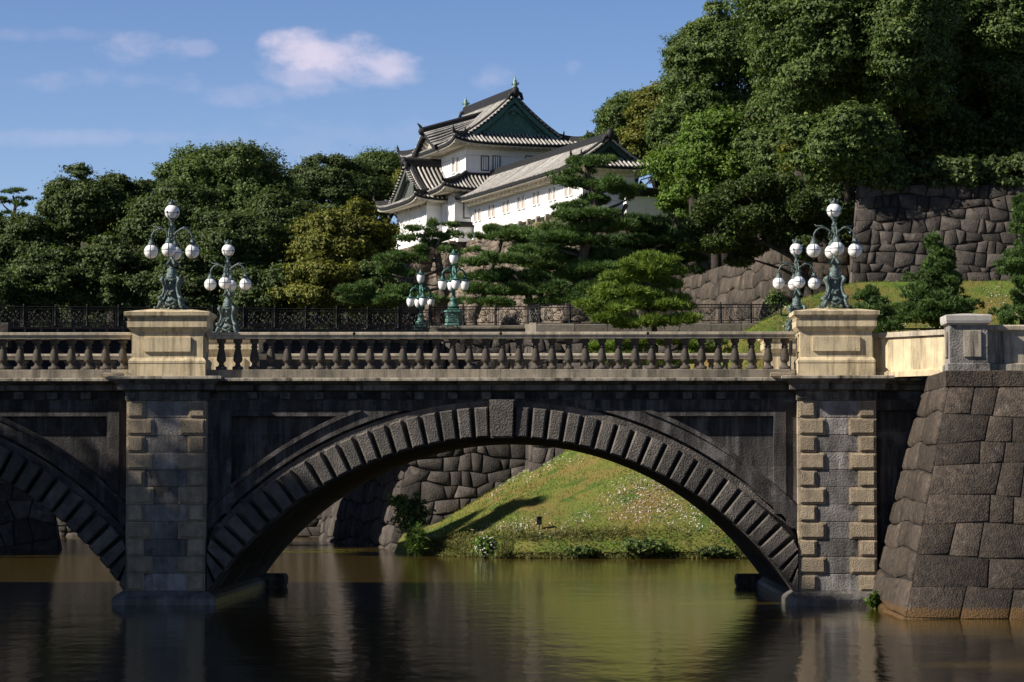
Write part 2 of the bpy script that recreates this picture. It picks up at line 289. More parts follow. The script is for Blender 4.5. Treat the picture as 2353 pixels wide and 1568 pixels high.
# ------------------------------------------------------------------ stone block faces
def block_face(mb, bl, br, tl, tr, row_h, avg_w, depth=.06, gap=.02, jit=.15, seed=0, sag=0, bevel=.06, round_=.02, vj=1.0, tilt=0.0):
    rg = random.Random(seed); bl, br, tl, tr = map(Vector, (bl, br, tl, tr))
    H = ((tl - bl).length + (tr - br).length) / 2; Wd = max((br - bl).length, (tr - tl).length)
    nrm = (br - bl).cross(tl - bl).normalized()
    rows = [0.0]
    while rows[-1] < H - row_h * .6: rows.append(rows[-1] + row_h * rg.uniform(.8, 1.2))
    rows = [r / rows[-1] for r in rows]; n = len(rows) - 1
    ph = [(rg.uniform(0, 6), rg.uniform(.5, 1.3), rg.uniform(0, 6), rg.uniform(1.5, 3)) for _ in rows]
    def tb(i, s):
        if i == 0 or i == n: return rows[i]
        a, f1, b, f2 = ph[i]; x = s * Wd / avg_w
        return rows[i] - tilt * s * Wd / H * min(1, 4 * rows[i] * (1 - rows[i]) + .0) + jit * row_h / H * (math.sin(a + f1 * x) * .6 + math.sin(b + f2 * x) * .4)
    def P(s, t, d):
        p = (bl * (1 - s) + br * s) * (1 - t) + (tl * (1 - s) + tr * s) * t
        return p + nrm * (d - sag * 4 * t * (1 - t))
    for i in range(n):
        cuts = [0.0]
        while cuts[-1] < Wd - avg_w * .6: cuts.append(cuts[-1] + avg_w * rg.choice((.6, .8, 1, 1.25, 1.6)) * rg.uniform(.85, 1.15))
        cuts = [c / cuts[-1] for c in cuts]; k = len(cuts) - 1
        off = [0 if j in (0, k) else rg.uniform(-.5, .5) * jit * vj * avg_w / Wd for j in range(k + 1)]
        for j in range(k):
            pr = rg.uniform(.6, 1.1) * depth
            c4 = [(cuts[j] - off[j], tb(i, cuts[j])), (cuts[j + 1] - off[j + 1], tb(i, cuts[j + 1])), (cuts[j + 1] + off[j + 1], tb(i + 1, cuts[j + 1])), (cuts[j] + off[j], tb(i + 1, cuts[j]))]
            cs, ct = sum(c[0] for c in c4) / 4, sum(c[1] for c in c4) / 4
            sw = max(.05, (cuts[j + 1] - cuts[j]) * Wd); sh = max(.05, (rows[i + 1] - rows[i]) * H)
            vs = []
            for ins, d in ((gap, 0), (gap + .005, pr * .55), (gap + bevel * .5, pr * .9), (gap + bevel * 1.6, pr + round_)):
                fx = max(.1, 1 - 2 * ins / sw); fy = max(.1, 1 - 2 * ins / sh)
                for s, t in c4: vs.append(P(cs + (s - cs) * fx, ct + (t - ct) * fy, d + rg.uniform(-.25, .25) * round_))
            fs = []
            for q in range(3):
                for e in range(4): fs.append((q * 4 + e, q * 4 + (e + 1) % 4, q * 4 + 4 + (e + 1) % 4, q * 4 + 4 + e))
            fs.append((12, 13, 14, 15)); mb.add(vs, fs)
def backing(mb, bl, br, tl, tr, sag=0, off=0.0):
    bl, br, tl, tr = map(Vector, (bl, br, tl, tr)); nrm = (br - bl).cross(tl - bl).normalized(); vs = []; n = 8
    for i in range(n + 1):
        t = i / n; d = nrm * (off - sag * 4 * t * (1 - t)); vs += [bl * (1 - t) + tl * t + d, br * (1 - t) + tr * t + d]
    mb.add(vs, [(2 * i, 2 * i + 1, 2 * i + 3, 2 * i + 2) for i in range(n)])
def masonry(parent, name, faces, material, smooth=True, top=None):
    a = MB(); b = MB()
    for k, f in enumerate(faces):
        q, kw = f[:4], dict(f[4]); backing(b, *q, sag=kw.get('sag', 0), off=.002); block_face(a, *q, **kw)
    if top: b.add(top, [tuple(range(len(top)))])
    o = a.build(name, material, parent, smooth); b.build('joint_bed', M['joint'], o)
    return o
# ------------------------------------------------------------------ ground, water, terrain
def hill_z(x, y):
    zw = np.interp(x, [-9, -5.7, -.3, 7.6, 10.4, 13.6, 30, 80], [-2.75, -1.8, 1.5, 6.56, 8.25, 9.45, 9.6, 9.6])
    yr = np.interp(x, [-9, 7.6, 13.6, 80], [119, 119, 128, 128]); y0 = np.interp(x, [-9, -5.5, -2, 80], [116, 109, 105.6, 105.4])
    t = np.clip((y - y0) / (yr - y0), 0, 1); zb = np.interp(x, [-7, -2.5], [-2.98, -2.3])
    b = .22 * np.sin(x * .9 + y * .5) * np.sin(y * .7 - x * .3) * t * (1 - t) * 2
    return zb + (np.maximum(zw, zb - .3) - zb) * t ** .92 + b - np.clip(y0 - .15 - y, 0, 3) * 1.5
def grid(name, x0, x1, y0, y1, nx, ny, fz, material):
    xs = np.linspace(x0, x1, nx); ys = np.linspace(y0, y1, ny); mb = MB()
    for yy in ys:
        for xx in xs: mb.v.append((xx, yy, float(fz(xx, yy))))
    for j in range(ny - 1):
        for i in range(nx - 1): a = j * nx + i; mb.f.append((a, a + 1, a + nx + 1, a + nx))
    return mb.build(name, material, None, True)
mb = MB(); mb.add([(-2500, -300, -4.2), (2500, -300, -4.2), (2500, 4000, -4.2), (-2500, 4000, -4.2)], [(0, 1, 2, 3)])
structure(mb.build('ground', M['soil']))
mb = MB(); mb.add([(-260, -60, WATER), (120, -60, WATER), (120, 210, WATER), (-260, 210, WATER)], [(0, 1, 2, 3)])
structure(mb.build('water', M['water']))
structure(grid('grass_bank', -7.2, 70, 105.2, 129, 90, 60, hill_z, M['grass']))
mb = MB()
for x0 in np.arange(-6.5, 70, 1.0):
    def yb(x): return float(np.interp(x, [-9, -5.5, -2, 80], [116, 109, 105.6, 105.4])) - .3
    mb.add([(x0, yb(x0), -3.4), (x0 + 1, yb(x0 + 1), -3.4), (x0 + 1, yb(x0 + 1) + .5, float(np.interp(x0 + 1, [-7, -2.5], [-3.0, -2.3]))), (x0, yb(x0) + .5, float(np.interp(x0, [-7, -2.5], [-3.0, -2.3])))], [(0, 1, 2, 3)])
structure(mb.build('bank_edge', M['soil']))
def terr_z(x, y): return 6.95 + max(0, (y - 150)) * .05
structure(grid('upper_terrace', -6.0, 140, 122.6, 420, 60, 60, lambda x, y: terr_z(x, y) if x < 14 or y < 129.5 else 13.8 + max(0, y - 140) * .03, M['grass']))
structure(grid('far_bank', -260, -10, 150, 420, 40, 40, lambda x, y: 1.5 + max(0, y - 190) * .16, M['soil']))
# ------------------------------------------------------------------ stone bridge
YP, YW, YS, YB = 65.0, 65.35, 65.52, 77.0
bridge = thing('stone_bridge', (X(1153, 71), 71, WATER), 'old granite arch bridge with dark spandrels and a pale balustrade across the moat', 'bridge')
def px(p, Y=YP): return X(p, Y)
def pz(p, Y=YP): return Z(p, Y)
ACX = [px(1153), px(1153 - 1541)]; ACZ = pz(1821); RI = 815 / 96.31; RO = 886 / 96.31; RB0, RB1 = 907 / 96.31, 942 / 96.31
AM = math.asin((1832 - 1153) / 815.0)
# spandrels and barrel vault
sp = MB(); NA = 60
ztop = pz(868)
for cx in ACX:
    ths = [-AM + 2 * AM * i / NA for i in range(NA + 1)]
    for yy, flip in ((YS, 0), (YB, 1)):
        vs = []
        for t in ths: x = cx + RI * math.sin(t); vs += [(x, yy, ACZ + RI * math.cos(t)), (x, yy, ztop)]
        sp.add(vs, [((2 * i, 2 * i + 2, 2 * i + 3, 2 * i + 1) if not flip else (2 * i, 2 * i + 1, 2 * i + 3, 2 * i + 2)) for i in range(NA)])
    vs = []
    for t in ths: x = cx + RI * math.sin(t); z = ACZ + RI * math.cos(t); vs += [(x, YS, z), (x, YB, z)]
    sp.add(vs, [(2 * i, 2 * i + 1, 2 * i + 3, 2 * i + 2) for i in range(NA)])
for a, b in ((px(-1300), ACX[1] - RI * math.sin(AM)), (ACX[1] + RI * math.sin(AM), ACX[0] - RI * math.sin(AM)), (ACX[0] + RI * math.sin(AM), px(2150))): sp.box(a, b, YS, YB, -3.6, ztop)
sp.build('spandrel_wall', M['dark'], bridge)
trim = MB()
trim.box(px(-1300), px(2135), YW, YS, pz(943), pz(918))                 # plain frieze
for cx in ACX:
    for sgn in (-1, 1):
        for a, b, y, yt in ((654, 690, YW, 943), (626, 654, YW - .06, 955)):   # margin by the pier, frame bar
            xa, xb = cx + sgn * a / 96.31, cx + sgn * b / 96.31; xm = (a + b) / 2
            zb_ = ACZ + math.sqrt((912 / 96.31) ** 2 - (xm / 96.31) ** 2) - .1
            trim.rings(min(xa, xb), max(xa, xb), y, YS, [(0, zb_), (0, pz(yt) + (0.12 if a == 626 else 0))])
        xa, xb = cx + sgn * 330 / 96.31, cx + sgn * 654 / 96.31
        trim.box(min(xa, xb), max(xa, xb), YW - .055, YS, pz(956), pz(944))
trim.build('panel_frame', M['dark'], bridge)
for cx in ACX:
    for sgn in (-1, 1):
        bd = MB(); ztp = pz(943.5); k = 24
        for r0, r1, out in ((RB0, RB1 - .02, .07), (RB1 - .07, RB1 + .03, .13)):
            a0, a1 = math.acos(min(1, (ztp - ACZ) / r0)), AM - .012; vs = []
            for i in range(k + 1):
                a = a0 + (a1 - a0) * i / k
                for r in (r0, r1):
                    for y in (YW - out, YS): vs.append((cx + sgn * r * math.sin(a), y, min(ztp, ACZ + r * math.cos(a))))
            bd.add(vs, [(4 * i + p, 4 * i + q, 4 * i + 4 + q, 4 * i + 4 + p) for i in range(k) for p, q in ((0, 2), (2, 3), (3, 1), (1, 0))] + [(4 * k, 4 * k + 2, 4 * k + 3, 4 * k + 1)])
        bd.build('hood_moulding', M['dark'], bridge)
for ai, cx in enumerate(ACX):
    r = MB(); kh = 26.7 / 850; nb = 21
    for i in range(48):
        t0, t1 = -AM + 2 * AM * i / 48, -AM + 2 * AM * (i + 1) / 48; r.arcblock(cx, ACZ, RI, RO + .15, t0, t1, YW - .02, YS, 0)
    for sgn in (-1, 1):
        for i in range(nb):
            t0 = kh + (AM - kh) * (i + .12) / nb; t1 = kh + (AM - kh) * (i + .88) / nb
            r.arcblock(cx, ACZ, RI + .02, RO, *((t0, t1) if sgn > 0 else (-t1, -t0)), YP - .08, YW, .035)
    ring = r.build('arch_ring', M['vous'], bridge)
    k = MB(); x0, x1 = cx - .235, cx + .235
    k.rings(x0, x1, YP - .12, YW, [(0, pz(1004)), (.01, pz(1003)), (.04, pz(921)), (.04, pz(920.5))]); k.rings(x0 - .04, x1 + .04, YP - .05, YW, [(0, pz(1007)), (.02, pz(921)), (.02, pz(919))])
    k.build('keystone', M['vous'], ring)
# cornice
NOTCH = [(249, 505), (1799, 2040)]
def in_notch(a, b): return any(b > n0 and a < n1 for n0, n1 in NOTCH)
co = MB(); seg = []; p = -1290.0
while p < 2141: seg.append((p, min(p + 78, 2141))); p += 78
prof = lambda: [(-.32, pz(897)), (-.05, pz(896.5)), (-.05, pz(884)), (.02, pz(883)), (.20, pz(876)), (.30, pz(875.5)), (.30, pz(870)), (.27, pz(868.5))]
fa = MB()
for a, b in seg:
    xa, xb = px(a) + .004, px(b) - .004; P_ = prof()
    for mb_, pr in ((fa, P_[:5]), (co, P_[4:])):
        n = len(pr); vs = []
        for o, z in pr: vs += [(xa, YW - .1 - o, z), (xb, YW - .1 - o, z)]
        vs += [(xa, YW + .1, pr[-1][1]), (xb, YW + .1, pr[-1][1]), (xa, YW + .1, pr[0][1]), (xb, YW + .1, pr[0][1])]; m_ = 2 * n
        mb_.add(vs, [(2 * i, 2 * i + 1, 2 * i + 3, 2 * i + 2) for i in range(n - 1)] + [(m_ - 2, m_ - 1, m_ + 1, m_), tuple([2 * i for i in range(n)][::-1] + [m_ + 2, m_]), tuple([2 * i + 1 for i in range(n)] + [m_ + 1, m_ + 3]), (0, m_ + 2, m_ + 3, 1)])
q = -1280.0; brk = []
while q < 2100:
    if not in_notch(q - 12, q + 12): brk.append(MB().bbox(px(q - 10.5), px(q + 10.5), YW - .16, YW + .02, pz(917), pz(901), .012))
    q += 77.3
cor = co.build('cornice', M['cornice'], bridge); fa.build('fascia', M['fascia'], cor); [b_.build('bracket', M['bracket'], cor) for b_ in brk]
# piers with quoins, capital and plinth
def pier(x0p, x1p):
    x0, x1 = px(x0p), px(x1p); rg = random.Random(int(x0p))
    c = MB(); top = pz(921); rows = 11; rh = 39.7 / 96.31
    nar, wid = .44, .655
    for i in range(rows):
        z1 = top - i * rh; z0 = z1 - rh; wq = nar if i % 2 == 0 else wid
        c.bbox(x0 + wq + .004, x1 - wq - .004, YP, YP + .5, z0 + .003, z1 - .003, .008 + rg.random() * .008)
    core = c.build('pier', M['pierc'], bridge)
    b = MB(); b.box(x0 + .02, x1 - .02, YP + .03, YB + .2, -3.6, top + .3); b.build('pier_core', M['dark'], core)
    for sd in (0, 1):
      qd = MB()
      for i in range(rows):
        z1 = top - i * rh; z0 = z1 - rh; wq = nar if i % 2 == 0 else wid
        for xa, xb in (((x0, x0 + wq), (x1 - wq, x1))[sd],):
            qd.bbox(xa, xb, YP - .012, YP + .6, z0 + .004, z1 - .004, .006)
            qd.rings(xa + .05, xb - .05, YP - .03, YP, [(0, z0 + .03), (.010, z0 + .04), (.010, z1 - .04), (0, z1 - .03)])
            qd.rings(xa + .075, xb - .075, YP - .048, YP - .015, [(-.008, z0 + .05), (.006, z0 + .06), (.006, z1 - .06), (-.008, z1 - .05)])
      qd.build('quoin', M['quoin'], core)
    cp = MB(); cf = MB()
    cf.rings(x0, x1, YP, YP + .8, [(.0, pz(922)), (.03, pz(920)), (.03, pz(901)), (.06, pz(899)), (.17, pz(896.2)), (.20, pz(896)), (.20, pz(884)), (.23, pz(883)), (.34, pz(873.5))])
    cp.rings(x0, x1, YP, YP + .8, [(.34, pz(873.5)), (.36, pz(872)), (.40, pz(871.5)), (.40, pz(866)), (.38, pz(865))])
    for xa in (x0 + .1, (x0 + x1) / 2, x1 - .1): cf.bbox(xa - .11, xa + .11, YP - .11, YP, pz(917), pz(901.5), .015)
    cp.build('capital', M['cornice'], core); cf.build('capital_neck', M['fascia'], core)
    bs = MB(); bs.rings(x0, x1, YP, YB + .2, [(.28, -3.5), (.28, pz(1375)), (.22, pz(1368)), (.06, pz(1358)), (0, pz(1357))]); bs.build('plinth', M['wetst'], core)
    for xa in (x0 - .75, x1 + .12):
        sp_ = MB(); sp_.rings(xa, xa + .6, YB - 1.2, YB - .3, [(0, pz(1350, YB)), (.06, pz(1335, YB)), (.06, pz(1322, YB)), (0, pz(1316, YB))])
        sp_.build('springer_corbel', M['dark'], core)
pier(288, 472); pier(1832, 2011)
# pedestals and balustrades
def pedestal(xc, Yf):
    s = Yf; hw = 165 / 2 / 96.31; x0, x1 = xc - hw, xc + hw; y0 = Yf + .06; y1 = y0 + 1.0
    zz = lambda p: pz(p)                              # level heights are the same for near and far side
    b = MB(); b.rings(x0, x1, y0, y1, [(.065, zz(868)), (.065, zz(834.5)), (.075, zz(834)), (.075, zz(829)), (.03, zz(823)), (0, zz(821.5)), (0, zz(762)), (.02, zz(761)), (.10, zz(751)), (.10, zz(748.7)), (.10, zz(736.5)), (.11, zz(735.5))])
    ped = b.build('pedestal', M['pale'], bridge)
    c = MB(); c.rings(x0, x1, y0, y1, [(.08, zz(735.5)), (.10, zz(730)), (.155, zz(724.8)), (.165, zz(724.5)), (.175, zz(716)), (.16, zz(715.4)), (-.40, zz(706.5)), (-.42, zz(705.8))]); c.build('cap', M['pale'], ped)
    q = MB(); w2 = 108.5 / 2 / 96.31
    for xa, xb, ya, yb_ in ((xc - w2, xc + w2, y0 - .05, y0 + .02), (xc - w2, xc + w2, y1 - .02, y1 + .05), (x1 - .02, x1 + .04, y0 + .25, y1 - .25), (x0 - .04, x0 + .02, y0 + .25, y1 - .25)):
        q = MB(); q.bbox(xa, xb, ya, yb_, zz(808), zz(773.5), .006); q.build('raised_panel', M['pale'], ped)
    return ped
PXC = [px(380.3), px(1921.5)]
FAR = 10.9
for xc in PXC:
    for yf in (YP, YP + FAR): pedestal(xc, yf)
bal = MB(); SC = 1 / 5.122 / 96.31
bp = [(50, 822), (58, 820), (58, 792), (52, 788), (36, 772), (29, 756), (30, 740), (44, 728), (55, 712), (57, 697), (52, 660), (42, 610), (35, 575), (33, 560)]
bal.lathe((0, 0, 0), [(r * SC * 1.0, (822 - y) * SC) for r, y in bp], 12)
bal.lathe((0, 0, 0), [(30 * SC, (562 - 0 - 822) * -SC + 0), (42 * SC, (822 - 558) * SC), (43 * SC, (822 - 545) * SC), (34 * SC, (822 - 536) * SC), (35 * SC, (822 - 512) * SC), (46 * SC, (822 - 498) * SC)], 12)
bal.rings(-48 * SC, 48 * SC, -48 * SC, 48 * SC, [(0, (822 - 500) * SC), (0, (822 - 460) * SC)])
bal.rings(-60 * SC, 60 * SC, -60 * SC, 60 * SC, [(-.01, 0), (0, .02), (0, 34 * SC), (-.02, 40 * SC)])
bal_me = None
zpl = Z(850, 65.57)
for yf, side in ((YP, 'near'), (YP + FAR, 'far')):
    yc = yf + .57; k = 1.0
    for x0, x1, n, first, step in ((PXC[0] + .93, PXC[1] - .95, 35, X(506.3, 65.57), (X(1803, 65.57) - X(506.3, 65.57)) / 34), (px(-1250), PXC[0] - .95, 12, X(278.3, 65.57), -X(39.7 + VX, 65.57))):
        r = MB()
        cuts = [x0] + [x0 + (x1 - x0) * (j + 1) / max(1, round((x1 - x0) / 3.55)) for j in range(max(1, round((x1 - x0) / 3.55)))]
        for a, b in zip(cuts, cuts[1:]):
            xa, xb = a + .004, b - .004
            r.rings(xa, xb, yc - .17, yc + .17, [(-.02, Z(779.5, yc if side == 'near' else 65.57)), (0, Z(778, 65.57)), (0, Z(772, 65.57)), (.035, Z(770, 65.57)), (.035, Z(764.8, 65.57)), (.02, Z(764, 65.57))])
        rl = r.build('balustrade', M['rail'], bridge)
        pl = MB()
        for a, b in zip(cuts, cuts[1:]): pl.rings(a + .003, b - .003, yc - .2, yc + .2, [(0, pz(868.5)), (0, zpl - .01), (-.01, zpl)])
        pl.build('balustrade_plinth', M['plinth'], rl)
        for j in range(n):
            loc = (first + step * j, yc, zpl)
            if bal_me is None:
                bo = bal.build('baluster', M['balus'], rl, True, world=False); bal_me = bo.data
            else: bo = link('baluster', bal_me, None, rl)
            bo.location = Vector(loc) - Vector(bridge.location)
deck = MB(); deck.box(px(-1300), px(2140), YP + 1, YP + FAR, pz(880), pz(862)); deck.build('roadway', M['cornice'], bridge)
# ------------------------------------------------------------------ globe lamps of the stone bridge
def globe_lamp(name, loc, label, group):
    t = thing(name, loc, label, 'street lamp', group); B = M['bronze']
    b = MB()
    b.lathe((0, 0, 0), [(.20, .10), (.235, .16), (.24, .2), (.20, .23), (.165, .32), (.15, .45), (.155, .6), (.17, .68), (.155, .75)], 16, .75)
    for sx in (-1, 1):
        for sy in (-1, 1):
            d = Vector((sx, sy, 0)) * .7071
            P = [(.30, .03), (.33, .06), (.30, .14), (.27, .20), (.30, .26), (.25, .30), (.205, .40), (.19, .52), (.215, .62), (.255, .68), (.24, .745), (.19, .76)]
            b.tube([d * (r * 1.14) + Vector((0, 0, z)) for r, z in P], [.03, .05, .045, .04, .05, .04, .035, .035, .042, .055, .045, .03], 8)
            for a in (-.5, 0, .5):
                e = Matrix.Rotation(a, 3, 'Z') @ d; b.sphere(e * .40 + Vector((0, 0, .035)), .04, 8, 6, (1, 1, .85))
            b.sphere(d * .36 + Vector((0, 0, .255)), .055, 8, 6); b.sphere(d * .30 + Vector((0, 0, .695)), .05, 8, 6)
    base = b.build('base', B, t, True, world=False)
    for k in range(4):
        m = MB(); R_ = Matrix.Rotation(k * math.pi / 2, 3, 'Z'); f = lambda x, y, z: tuple(R_ @ Vector((x, y, z)))
        m.sphere(f(0, -.17, .37), .055, 10, 8, (1, 1, 1.15)); m.sphere(f(0, -.215, .35), .03, 8, 6)
        for s_ in (-1, 1): m.sphere(f(s_ * .045, -.17, .415), .022, 6, 5); m.tube([f(s_ * .02, -.2, .40), f(s_ * .07, -.185, .44), f(s_ * .085, -.175, .37), f(s_ * .05, -.19, .30)], .018, 6)
        m.build('lion_mask', B, base, True, world=False); m = MB(); m.sphere(f(0, -.17, .615), .04, 10, 8, (1, .8, 1.2)); m.tube([f(-.12, -.19, .68), f(-.07, -.2, .725), f(0, -.205, .735), f(.07, -.2, .725), f(.12, -.19, .68)], .018, 6)
        m.build('medallion', B, base, True, world=False); m = MB()
        m.tube([f(-.15, -.22, .2), f(-.08, -.25, .12), f(0, -.26, .07), f(.08, -.25, .12), f(.15, -.22, .2)], [.02, .035, .045, .035, .02], 6); m.sphere(f(0, -.24, .2), .04, 8, 6, (1.5, .7, 1))
        m.build('garland', B, base, True, world=False)
    p = MB()
    p.lathe((0, 0, 0), [(.14, .74), (.15, .77), (.15, .79), (.125, .81), (.135, .83), (.125, .85), (.118, .87), (.118, .97), (.10, .985), (.06, 1.0), (.075, 1.04), (.11, 1.09), (.10, 1.12), (.05, 1.2), (.035, 1.3), (.03, 1.55), (.045, 1.62), (.03, 1.7), (.03, 1.95), (.055, 1.99), (.07, 2.03), (.04, 2.06), (.035, 2.1), (.07, 2.16), (.085, 2.2), (.06, 2.21)], 14)
    for k in range(6):
        a = k * math.pi / 3; d = Vector((math.cos(a), math.sin(a), 0)); p.tube([d * .05 + Vector((0, 0, 1.2)), d * .11 + Vector((0, 0, 1.13)), d * .17 + Vector((0, 0, 1.07)), d * .19 + Vector((0, 0, 1.11))], [.03, .04, .03, .012], 6)
    p.build('column', B, t, True, world=False)
    for k in range(4):
        a = k * math.pi / 2; d = Vector((math.cos(a), math.sin(a), 0)); U = Vector((0, 0, 1)); m = MB()
        m.tube([d * .03 + U * 1.78, d * .12 + U * 1.88, d * .22 + U * 1.945, d * .33 + U * 1.95, d * .43 + U * 1.89, d * .485 + U * 1.80, d * .5 + U * 1.68], [.03, .026, .024, .022, .022, .022, .02], 8)
        m.tube([d * .18 + U * 1.93, d * .3 + U * 1.985, d * .4 + U * 1.985, d * .45 + U * 2.0, d * .475 + U * 2.035], [.02, .03, .024, .016, .004], 6)
        m.tube([d * .06 + U * 1.7, d * .13 + U * 1.74, d * .12 + U * 1.83, d * .07 + U * 1.82], [.012, .014, .012, .006], 5)
        m.tube([d * .40 + U * 1.93, d * .41 + U * 1.86, d * .37 + U * 1.83], [.014, .012, .006], 5)
        for q in range(5):
            e = Matrix.Rotation(q * 2 * math.pi / 5, 3, 'Z') @ Vector((1, 0, 0)); m.tube([d * .5 + U * 1.69, d * .5 + e * .04 + U * 1.70, d * .5 + e * .07 + U * 1.72], [.012, .012, .003], 5)
        m.lathe(d * .5, [(.03, 1.70), (.05, 1.67), (.055, 1.645), (.07, 1.63), (.085, 1.585), (.088, 1.56), (.08, 1.54)], 14)
        arm = m.build('arm', B, t, True, world=False)
        g = MB(); g.sphere(d * .5 + U * 1.40, .172, 24, 16); go = g.build('globe', M['globe'], arm, True, world=False)
        c = MB()
        for q in range(2):
            ax = Matrix.Rotation(q * math.pi / 2 + (0.06 if k % 2 else -.04), 3, 'Z') @ Vector((1, 0, 0)); c.tube([d * .5 + U * 1.40 + (ax * math.cos(x) + U * math.sin(x)) * .175 for x in [i * 2 * math.pi / 32 for i in range(33)]], .0075, 5)
        c.tube([d * .5 + U * 1.405 + Vector((math.cos(x), math.sin(x), 0)) * .175 for x in [i * 2 * math.pi / 32 for i in range(33)]], .0075, 5)
        c.lathe(d * .5, [(.01, 1.195), (.022, 1.205), (.035, 1.222), (.03, 1.235)], 10); c.build('globe_cage', B, arm, True, world=False)
    g = MB(); g.sphere((0, 0, 2.36), .180, 24, 16); tg = g.build('globe', M['globe'], t, True, world=False)
    c = MB(); U = Vector((0, 0, 1)); ring = [Vector((math.cos(x), math.sin(x), 0)) * .182 + U * 2.335 for x in [i * 2 * math.pi / 32 for i in range(33)]]; c.tube(ring, .0075, 5)
    c.lathe((0, 0, 0), [(.05, 2.17), (.10, 2.205), (.09, 2.215)], 12)
    for k in range(4):
        a = k * math.pi / 2 + 1.0; e = Vector((math.cos(a), math.sin(a), 0)); c.tube([e * .09 + U * 2.2, e * .15 + U * 2.245, e * .185 + U * 2.33], .009, 5); c.sphere(e * .188 + U * 2.36, .022, 6, 5)
    c.lathe((0, 0, 0), [(.09, 2.515), (.10, 2.53), (.095, 2.56), (.10, 2.59), (.085, 2.6)], 14)
    for k in range(8):
        a = k * math.pi / 4; e = Vector((math.cos(a), math.sin(a), 0)); c.tube([e * .09 + U * 2.58, e * .105 + U * 2.62, e * (.12 if k % 2 else .10) + U * (2.635 if k % 2 else 2.65)], [.016, .014, .008], 5)
    c.sphere((0, 0, 2.64), .03, 8, 6); c.build('crown', B, t, True, world=False)
    return t
zl = pz(705.8) - .005
lamp = globe_lamp('globe_lamp', (PXC[0] + .02, YP + .56, zl), 'five-globe bronze lamp on the left front pedestal, largest at left', 'bronze globe lamps on the stone bridge')
for i, (xc, yf, lb) in enumerate(((PXC[1], YP, 'five-globe bronze lamp on the right front pedestal with the yellow cap'), (PXC[0], YP + FAR, 'smaller five-globe bronze lamp just right of the big left lamp, behind the near balustrade'), (PXC[1], YP + FAR, 'smaller five-globe bronze lamp partly hidden behind the right front pedestal'))):
    c = copy_tree(lamp, (xc + .02, yf + .56, zl)); c['label'] = lb
    c.rotation_euler = (0, 0, (0.03, -.04, .05)[i])
# fixtures on the ledge
def ledge_box(pxx, label):
    x = px(pxx); t = thing('ledge_floodlight', (x, YP - .05, pz(868)), label, 'floodlight', 'floodlight boxes on the bridge ledge')
    m = MB(); m.bbox(x - .24, x + .24, YP - .12, YP + .12, pz(867), pz(858), .012); b = m.build('housing', M['beige'], t)
    m = MB(); m.bbox(x - .22, x + .22, YP - .10, YP + .10, pz(858), pz(856.5), .004); m.tube([(x + .24, YP, pz(860)), (x + .32, YP, pz(856)), (x + .40, YP, pz(860)), (x + .44, YP, pz(867))], .012, 5); m.build('lid', M['cornice'], t)
ledge_box(257, 'low beige floodlight box on the ledge left of the left pedestal'); ledge_box(1793, 'low beige floodlight box on the ledge left of the right pedestal')
t = thing('black_pole', (X(1816, 65.9), 65.9, pz(866)), 'thin black rod with thick handle standing against the right front pedestal', 'rod')
m = MB(); m.tube([(X(1816, 65.3), 65.3, pz(850)), (X(1816.5, 65.3), 65.3, pz(812))], .016, 6); m.build('shaft', M['iron'], t)
m = MB(); m.tube([(X(1816.5, 65.3), 65.3, pz(816)), (X(1817, 65.3), 65.3, pz(782))], [.045, .045], 8); m.build('handle', M['black'], t)
# ------------------------------------------------------------------ right bastion and parapets
bas = thing('bastion_wall', at(2200, 1420, 58.6), 'battered bastion of huge dark squared stones rising from the water at right', 'stone wall')
tc_, bc_ = at(2177, 889, 61.2), at(2063, 1424, 58.2); ht = tc_.z
def dn(p, z): return Vector((p.x, p.y, z))
top_y2 = 69.0
tb_ = Vector((tc_.x, 69.5, tc_.z)); bb_ = Vector((bc_.x, 69.5, bc_.z)); bc2 = bc_ + Vector((0, 0, -.6)); bb2 = bb_ + Vector((0, 0, -.6))
tr_ = Vector((X(2353, 61.2) + 9, 61.2, ht)); br_ = Vector((X(2353, 58.2) + 9, 58.2, bc2.z))
masonry(bas, 'masonry', [(bc2, br_, tc_, tr_, dict(row_h=.70, avg_w=1.0, depth=.04, gap=.006, jit=.12, seed=5, bevel=.02, round_=.012, vj=.5, tilt=.02)), (bb2, bc2, tb_, tc_, dict(row_h=.70, avg_w=1.1, depth=.07, gap=.01, jit=.15, seed=6, bevel=.05, round_=.03))], M['bast'], True, [tc_, tr_, Vector((tr_.x, 69.5, ht)), tb_])
cpm = MB(); xa = tc_.x - .08
ct = Z(852.5, 61.1)
x = xa
rg = random.Random(3)
while x < tr_.x:
    l_ = rg.uniform(.95, 1.35); cpm.rings(x + .01, x + l_ - .01, 61.12, 62.2, [(0, ht), (0, ct - .02), (-.02, ct)]); x += l_
cpm.bbox(xa - .0, xa + .6, 62.22, 64.9, ht - .02, ct - .01, .02)
cpm.build('coping', M['bast'], bas)
par = thing('parapet', (X(2225, 61.7), 61.7, ct), 'stone parapet with a square capped post on top of the right bastion', 'parapet')
PY = 61.35
m = MB(); x0, x1 = X(2181, PY), X(2267, PY); zz = lambda p: Z(p, PY); pd = x1 - x0
m.rings(x0, x1, PY, PY + pd, [(.05, ct), (.05, zz(838)), (.0, zz(836)), (0, zz(745))]); post = m.build('post', M['pierc'], par)
m = MB(); m.rings(x0, x1, PY, PY + pd, [(.0, zz(748)), (.07, zz(744)), (.085, zz(738)), (.09, zz(727)), (.08, zz(725)), (-.35, zz(719.8))]); m.build('cap', mat('pale_cap_stone', (.50, .47, .43), (.40, .37, .34), .85, 6, .3, 50), post)
